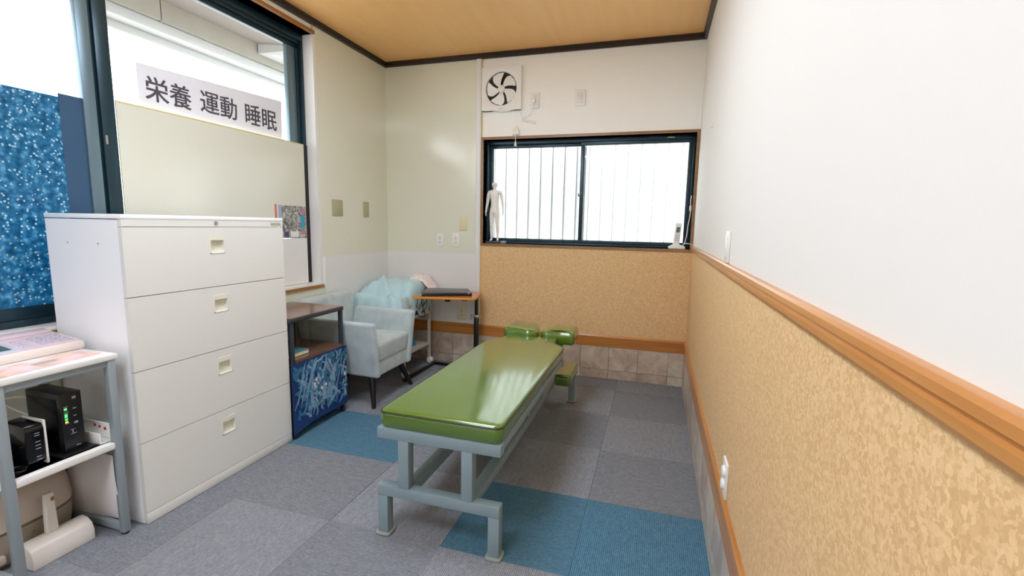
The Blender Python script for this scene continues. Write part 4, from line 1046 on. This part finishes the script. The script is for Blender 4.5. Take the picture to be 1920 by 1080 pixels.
# ventilation fan
vf = thing('ventilation_fan', 'square white five-bladed ventilation fan high on the back wall', 'fan', (-1.037, YB, 2.14))
c0 = (-1.032, 2.315); R_ = 0.130; X0, X1, Z0, Z1 = -1.196, -0.863, 2.147, 2.492
fp = P(); n = 64; inner, outer = [], []
for j in range(n):
    a = 2*PI*j/n; c_, s_ = math.cos(a), math.sin(a)
    inner.append((c0[0]+R_*c_, c0[1]+R_*s_))
    t = 1e9
    if c_ > 1e-6: t = min(t, (X1-c0[0])/c_)
    if c_ < -1e-6: t = min(t, (X0-c0[0])/c_)
    if s_ > 1e-6: t = min(t, (Z1-c0[1])/s_)
    if s_ < -1e-6: t = min(t, (Z0-c0[1])/s_)
    outer.append((c0[0]+t*c_, c0[1]+t*s_))
mid = [(c0[0]+(a-c0[0])*1.07, c0[1]+(b-c0[1])*1.07) for a, b in inner]
rings = [[(x, fy(0.001), z) for x, z in outer], [(x, fy(0.030), z) for x, z in outer], [(x, fy(0.034), z) for x, z in mid], [(x, fy(0.028), z) for x, z in inner], [(x, fy(0.002), z) for x, z in inner]]
vs_ = [v for r_ in rings for v in r_]
fs = [(i*n+j, (i+1)*n+j, (i+1)*n+(j+1) % n, i*n+(j+1) % n) for i in range(len(rings)-1) for j in range(n)]
fp._add(vs_, fs, 0)
build(fp, 'panel', M_plas, vf, smooth=True, fix=False)
build(P().lathe([(R_, -0.0), (0.001, -0.0005)], (c0[0], fy(0.0022), c0[1]), 48, 'Y'), 'opening', M_black, vf)
def blade(k):
    p_ = P(); a0 = 2*PI*k/5+0.92; N_ = 8; vs1 = []
    for i in range(N_+1):
        t = i/N_; r_ = 0.026+t*(0.125-0.026)
        w1_ = 0.40+0.16*t; sweep = -0.30*t
        aL = a0+sweep-w1_*(1.0-0.16*t**6); aR = a0+sweep+w1_*(1.0-0.45*t**5)
        for a, d in ((aL, 0.022), ((aL+aR)/2, 0.017), (aR, 0.010)):
            vs1.append((c0[0]+r_*math.cos(a), fy(d), c0[1]+r_*math.sin(a)))
    S = len(vs1); vs2 = [(x, y+0.0015, z) for x, y, z in vs1]; fs = []
    for i in range(N_):
        for j in range(2):
            a = i*3+j; fs.append((a, a+1, a+4, a+3)); fs.append((a+S, a+3+S, a+4+S, a+1+S))
    p_._add(vs1+vs2, fs, 0); return p_
for k in range(5): build(blade(k), 'blade', M_plas, vf, smooth=True)
build(P().lathe([(0.030, -0.004), (0.030, -0.020), (0.026, -0.026), (0.001, -0.028)], (c0[0], fy(0.002), c0[1]), 28, 'Y'), 'hub', M_plas, vf, smooth=True)
build(P().box(-1.045, -1.015, fy(0.0325), fy(0.030), 2.158, 2.162), 'maker_mark', M_print_g, vf)
build(P().prism([(-1.196, 2.1465), (-1.10, 2.1465), (-1.03, 2.136), (-0.96, 2.139), (-0.93, 2.1465), (-0.863, 2.1465)], 'Y', fy(0.030), fy(0.002)), 'lower_lip', M_plas, vf, bevel=0.002)

def plate(name, label, cat, x0, x1, z0, z1, m, extra=None, depth=0.008, wall='Y'):
    t = thing(name, label, cat, ((x0+x1)/2, YB-0.004, z0))
    b = build(P().box(x0, x1, YB-0.004-depth, YB-0.0005 if m is not M_plas_c else YB-0.0045, z0, z1), 'plate', m, t, bevel=0.003, seg=3)
    return t
def feat(t, name, m, *bxs, yo=0.012):
    p_ = P()
    for (x0, x1, z0, z1, d) in bxs: p_.box(x0, x1, YB-yo-d, YB-yo+0.001, z0, z1)
    return build(p_, name, m, t, bevel=0.0008)
t = plate('wall_outlet', 'white outlet with a plugged-in cord beside the ventilation fan', 'outlet', -0.796, -0.720, 2.152, 2.272, M_plas)
pl_ = feat(t, 'socket_face', M_offw, (-0.779, -0.737, 2.172, 2.252, 0.002))
fp_ = thing('plug', 'small white plug with cord in the outlet beside the fan', 'plug', (-0.758, YB-0.02, 2.20))
build(P().box(-0.770, -0.746, YB-0.036, YB-0.0145, 2.192, 2.222), 'plug_body', M_plas, fp_, bevel=0.004, seg=3)
build(P().tube([(-0.758, YB-0.03, 2.194), (-0.762, YB-0.026, 2.165), (-0.775, YB-0.018, 2.13), (-0.80, YB-0.012, 2.095), (-0.84, YB-0.010, 2.085), (-0.865, YB-0.010, 2.10), (-0.868, YB-0.010, 2.135)], 0.0028, 7), 'cord', M_plas, fp_, smooth=True)
ht = build(P().hexa([(-0.865, YB-0.008, 2.062), (-0.745, YB-0.008, 2.030), (-0.745, YB-0.0005, 2.030), (-0.865, YB-0.0005, 2.062), (-0.862, YB-0.008, 2.082), (-0.742, YB-0.008, 2.050), (-0.742, YB-0.0005, 2.050), (-0.862, YB-0.0005, 2.082)]), 'wall_hook', mat('clear_hook', (222, 224, 218), 0.2), None, bevel=0.003)
tag(ht, 'translucent slanted cord hook below the ventilation fan', 'hook')
t = plate('wall_switch', 'white wall switch right of the fan, high on the back wall', 'switch', -0.433, -0.354, 2.152, 2.274, M_plas)
feat(t, 'rocker', M_offw, (-0.411, -0.376, 2.202, 2.226, 0.003)); feat(t, 'surround', M_offw, (-0.416, -0.371, 2.172, 2.254, 0.001))
YBP = 0.0085
t = plate('blank_plate', 'cream round-centred wall plate above the white outlets', 'plate', -1.400, -1.328, 1.177, 1.294, M_plas_c)
build(P().lathe([(0.016, 0), (0.016, -0.002), (0.001, -0.0025)], (-1.364, YB-0.012, 1.236), 20, 'Y'), 'centre_cap', M_plas_c, t, smooth=True)
for x0, x1, lab in ((-1.612, -1.549, 'left of the pair of white outlets on the green back wall panel'), (-1.464, -1.402, 'right of the pair of white outlets on the green back wall panel')):
    t = plate('wall_outlet', lab, 'outlet', x0, x1, 1.034, 1.148, M_plas)
    xm = (x0+x1)/2
    feat(t, 'switch_tab', M_offw, (xm-0.013, xm+0.013, 1.094, 1.128, 0.002)); feat(t, 'indicator', M_print_g, (xm-0.004, xm+0.004, 1.104, 1.113, 0.003))
    feat(t, 'socket_face', M_offw, (xm-0.013, xm+0.013, 1.052, 1.088, 0.002))
    feat(t, 'socket_slots', M_print_g, (xm-0.007, xm-0.004, 1.062, 1.074, 0.0026), (xm+0.004, xm+0.007, 1.062, 1.074, 0.0026))
t = plate('wall_outlet', 'yellowed cream double outlet low on the back wall under the desk', 'outlet', -1.410, -1.334, 0.396, 0.516, M_plas_c)
for zz in (0.474, 0.438):
    feat(t, 'socket_slots', M_seam, (-1.381, -1.378, zz-0.007, zz+0.007, 0.001), (-1.366, -1.363, zz-0.007, zz+0.007, 0.001))
t['label'] = 'yellowed cream outlet low on the back wall under the desk'
# left wall plates
def platel(label, y0, y1, z0, z1):
    t = thing('blank_plate', label, 'plate', (XL+0.004, (y0+y1)/2, z0))
    build(P().box(XL+0.0045, XL+0.012, y0, y1, z0, z1), 'plate', M_plate, t, bevel=0.002)
    build(P().cyl((XL+0.012, (y0+y1)/2, z1-0.012), (XL+0.0128, (y0+y1)/2, z1-0.012), 0.003, n=10).cyl((XL+0.012, (y0+y1)/2, z0+0.012), (XL+0.0128, (y0+y1)/2, z0+0.012), 0.003, n=10), 'screws', M_steel, t)
platel('wide olive blank plate on the left wall', 1.497, 1.616, 1.274, 1.396)
platel('narrow olive blank plate on the left wall near the corner', 1.892, 1.962, 1.274, 1.398)

# right wall fittings
def plater(name, label, cat, y0, y1, z0, z1, base):
    t = thing(name, label, cat, (base, (y0+y1)/2, z0))
    build(P().box(base-0.008, base-0.0005, y0, y1, z0, z1), 'plate', M_plas, t, bevel=0.002)
    return t
t = plater('wall_switch', 'white switch plate on the right wall just above the wooden rail', 'switch', 0.40, 0.475, 1.105, 1.222, XR)
build(P().box(XR-0.012, XR-0.008, 0.415, 0.46, 1.125, 1.205), 'rocker', M_plas, t, bevel=0.001)
t = plater('wall_outlet', 'white double outlet on the cork of the right wall', 'outlet', 0.022, 0.098, 0.376, 0.492, XR-0.004)
for zz in (0.412, 0.456):
    build(P().lathe([(0.018, 0), (0.017, -0.006), (0.012, -0.0085), (0.001, -0.009)], (XR-0.012, 0.060, zz), 18, 'X'), 'socket_cap', M_plas, t, smooth=True)
hk = thing('wall_hook', 'tiny white hook high on the bare right wall', 'hook', (XR, 1.39, 1.79))
build(P().box(XR-0.005, XR-0.0005, 1.384, 1.396, 1.785, 1.815).box(XR-0.012, XR-0.005, 1.388, 1.392, 1.786, 1.790), 'hook_body', M_plas, hk, bevel=0.001)

# fan pull cord in front of the window
pcd = thing('pull_cord', 'white pull cord with a bell-shaped knob hanging over the back window frame', 'cord', (-0.905, YB-0.02, 1.83))
build(P().tube([(-0.905, YB-0.020, 2.02), (-0.905, YB-0.020, 1.90)], 0.0022, 6), 'string', M_plas, pcd)
build(P().lathe([(0.004, 0.040), (0.007, 0.030), (0.011, 0.008), (0.010, 0), (0.001, -0.001)], (-0.905, YB-0.020, 1.865), 14), 'knob', M_offw, pcd, smooth=True)
tag(build(P().prism([(-0.935, 1.955), (-0.875, 1.955), (-0.883, 1.995), (-0.905, 2.024), (-0.927, 1.995)], 'Y', YB-0.024, YB-0.0005), 'cord_guide', mat('clear_guide', (226, 226, 220), 0.2), None, bevel=0.003), 'translucent cord guide just above the back window', 'guide')

# ------------------------------------------------------------------ items on the window ledge
LZ = 1.0725
# anatomical model
fg = thing('anatomical_model', 'white anatomical human model standing on the window ledge', 'figurine', (-1.09, 2.297, LZ))
build(P().prism(rrect(-1.168, -1.03, 2.268, 2.328, 0.012), 'Z', LZ, LZ+0.018), 'stand', mat('stand_dark', (52, 66, 74), 0.3), fg, bevel=0.002)
build(P().box(-1.0295, -0.99, 2.272, 2.318, LZ, LZ+0.022), 'clear_block', mat('clear_block_m', (196, 208, 210), 0.1, trans=0.6), fg, bevel=0.002)
def figure():
    K = {}; V_ = []; E_ = []; RR = []
    def v(name, x_, y_, z_, r_): K[name] = len(V_); V_.append((x_, y_, z_)); RR.append(r_*1.16)
    def e(*ns):
        for a, b in zip(ns, ns[1:]): E_.append((K[a], K[b]))
    cx, cy, b0 = -1.093, 2.297, LZ+0.019
    H = 0.508
    def z(f): return b0+f*H
    v('pelvis', cx, cy, z(0.52), 0.034); v('waist', cx, cy, z(0.60), 0.028); v('chest', cx, cy, z(0.72), 0.038); v('sh', cx, cy, z(0.80), 0.030)
    v('neck', cx, cy, z(0.845), 0.0125); v('neck2', cx, cy-0.002, z(0.875), 0.0125); v('head', cx, cy-0.004, z(0.925), 0.0265); v('crown', cx, cy-0.002, z(0.965), 0.024)
    e('pelvis', 'waist', 'chest', 'sh', 'neck', 'neck2', 'head', 'crown')
    for s, n_ in ((-1, 'l'), (1, 'r')):
        v('shd'+n_, cx+s*0.053, cy, z(0.805), 0.0175); v('elb'+n_, cx+s*0.068, cy+0.002, z(0.635), 0.0115); v('wr'+n_, cx+s*0.076, cy-0.006, z(0.505), 0.0075)
        v('palm'+n_, cx+s*0.077, cy-0.008, z(0.468), 0.0085)
        e('sh', 'shd'+n_, 'elb'+n_, 'wr'+n_, 'palm'+n_)
        v('hip'+n_, cx+s*0.022, cy, z(0.485), 0.0265); v('knee'+n_, cx+s*0.026, cy-0.003, z(0.275), 0.0155); v('calf'+n_, cx+s*0.027, cy+0.004, z(0.195), 0.0158); v('ank'+n_, cx+s*0.028, cy+0.002, z(0.045), 0.008)
        v('heel'+n_, cx+s*0.028, cy+0.004, z(0.018), 0.0085); v('toe'+n_, cx+s*0.033, cy-0.022, z(0.012), 0.006)
        e('pelvis', 'hip'+n_, 'knee'+n_, 'calf'+n_, 'ank'+n_, 'heel'+n_, 'toe'+n_)
    base = wloc(fg)
    me = bpy.data.meshes.new('body'); me.from_pydata([Vector(p)-base for p in V_], E_, []); me.update()
    o = bpy.data.objects.new('body_tmp', me); COL.objects.link(o)
    o.modifiers.new('skin', 'SKIN')
    if not me.skin_vertices: me.skin_vertices if False else None
    lay_ = me.skin_vertices[0] if len(me.skin_vertices) else me.attributes
    for i, d in enumerate(me.skin_vertices[0].data):
        d.radius = (RR[i], RR[i]*(0.72 if i in (K['pelvis'], K['waist'], K['chest'], K['sh']) else 0.95)); d.use_root = (i == 0)
    sbm = o.modifiers.new('sub', 'SUBSURF'); sbm.levels = 2; sbm.render_levels = 2
    bpy.context.view_layer.update()
    m2 = bpy.data.meshes.new_from_object(o.evaluated_get(bpy.context.evaluated_depsgraph_get()))
    bpy.data.objects.remove(o)
    # fingers, nose and ears joined into the same mesh
    bm = bmesh.new(); bm.from_mesh(m2)
    ex = P()
    for s, n_ in ((-1, 'l'), (1, 'r')):
        px_, py_, pz_ = V_[K['palm'+n_]]
        for k, ln in enumerate((0.017, 0.020, 0.019, 0.015)):
            yy = py_-0.0075+k*0.0045
            ex.tube([(px_, yy, pz_), (px_+s*0.001, yy, pz_-0.009), (px_-s*0.001, yy-0.001, pz_-0.009-ln*0.55), (px_-s*0.004, yy-0.002, pz_-0.009-ln)], [0.0026, 0.0024, 0.0021, 0.0014], 6)
        ex.tube([(px_, py_-0.006, pz_+0.004), (px_-s*0.002, py_-0.013, pz_-0.004), (px_-s*0.004, py_-0.015, pz_-0.012)], [0.003, 0.0026, 0.0017], 6)
    hx, hy, hz = V_[K['head']]
    ex.tube([(hx, hy-0.019, hz+0.004), (hx, hy-0.0245, hz-0.006), (hx, hy-0.020, hz-0.009)], [0.002, 0.0032, 0.0024], 6)
    for s in (-1, 1): ex.sphere((hx+s*0.0215, hy+0.001, hz-0.002), 0.005, 8, 6, (0.45, 0.8, 1.3)); ex.sphere((hx+s*0.008, hy-0.0195, hz+0.004), 0.003, 8, 6, (1.2, 0.7, 0.8))
    ex.sphere((hx, hy-0.018, hz-0.0145), 0.004, 8, 6, (1.5, 0.7, 0.5))
    me3 = bpy.data.meshes.new('ex'); me3.from_pydata([Vector(p)-base for p in ex.v], [], ex.f); bm.from_mesh(me3)
    bm.to_mesh(m2); bm.free()
    m2.materials.clear(); m2.materials.append(M_fig)
    for q_ in m2.polygons: q_.use_smooth = True; q_.material_index = 0
    ob = bpy.data.objects.new('body', m2); COL.objects.link(ob); ob.parent = fg
figure()

# cordless handset in charger
ph = thing('cordless_phone', 'white cordless handset in its charger at the right end of the window ledge', 'telephone', (0.385, 2.29, LZ))
build(P().prism([(0.322, LZ+0.0), (0.445, LZ+0.0), (0.44, LZ+0.022), (0.40, LZ+0.034), (0.345, LZ+0.030), (0.318, LZ+0.016)], 'Y', 2.262, 2.325), 'charger', M_plas, ph, bevel=0.005, seg=3)
hs = build(P().hexa([(0.352, 2.28, LZ+0.030), (0.398, 2.28, LZ+0.030), (0.398, 2.303, LZ+0.030), (0.352, 2.303, LZ+0.030), (0.366, 2.288, LZ+0.195), (0.410, 2.288, LZ+0.195), (0.410, 2.309, LZ+0.195), (0.366, 2.309, LZ+0.195)]), 'handset', M_plas, ph, bevel=0.005, seg=3)
build(P().hexa([(0.370, 2.2840, LZ+0.125), (0.396, 2.2840, LZ+0.125), (0.396, 2.2865, LZ+0.125), (0.370, 2.2865, LZ+0.125), (0.373, 2.2855, LZ+0.165), (0.400, 2.2855, LZ+0.165), (0.400, 2.288, LZ+0.165), (0.373, 2.288, LZ+0.165)]), 'display', M_lcd, hs)
kp = P()
for r_ in range(4):
    for c_ in range(3): kp.box(0.365+c_*0.010+r_*0.0008, 0.372+c_*0.010+r_*0.0008, 2.2795+r_*0.0004, 2.2830+r_*0.0004, LZ+0.062+r_*0.013, LZ+0.069+r_*0.013)
build(kp, 'keypad', M_key, hs)
build(P().tube([(0.42, 2.30, LZ+0.02), (0.438, 2.285, LZ+0.05), (0.447, 2.280, LZ+0.10), (0.452, 2.276, LZ+0.18), (0.460, 2.272, LZ+0.24), (0.464, 2.27, LZ+0.30), (0.458, 2.268, LZ+0.36), (0.462, 2.266, LZ+0.40)], 0.0035, 7), 'cable', M_plas, ph, smooth=True)
build(P().tube([(0.435, 2.275, LZ+0.040), (0.455, 2.262, LZ+0.044), (0.480, 2.250, LZ+0.040), (0.492, 2.24, LZ+0.030)], 0.003, 7), 'cable', M_plas, ph, smooth=True)
build(P().tube([(0.43, 2.29, LZ+0.012), (0.450, 2.28, LZ+0.004), (0.462, 2.29, LZ+0.02), (0.452, 2.30, LZ+0.06), (0.455, 2.28, LZ+0.13)], 0.0022, 7), 'cable', M_black, ph, smooth=True)
build(P().box(0.453, 0.468, 2.262, 2.280, LZ+0.285, LZ+0.325), 'cord_clip', M_plas, ph, bevel=0.003)
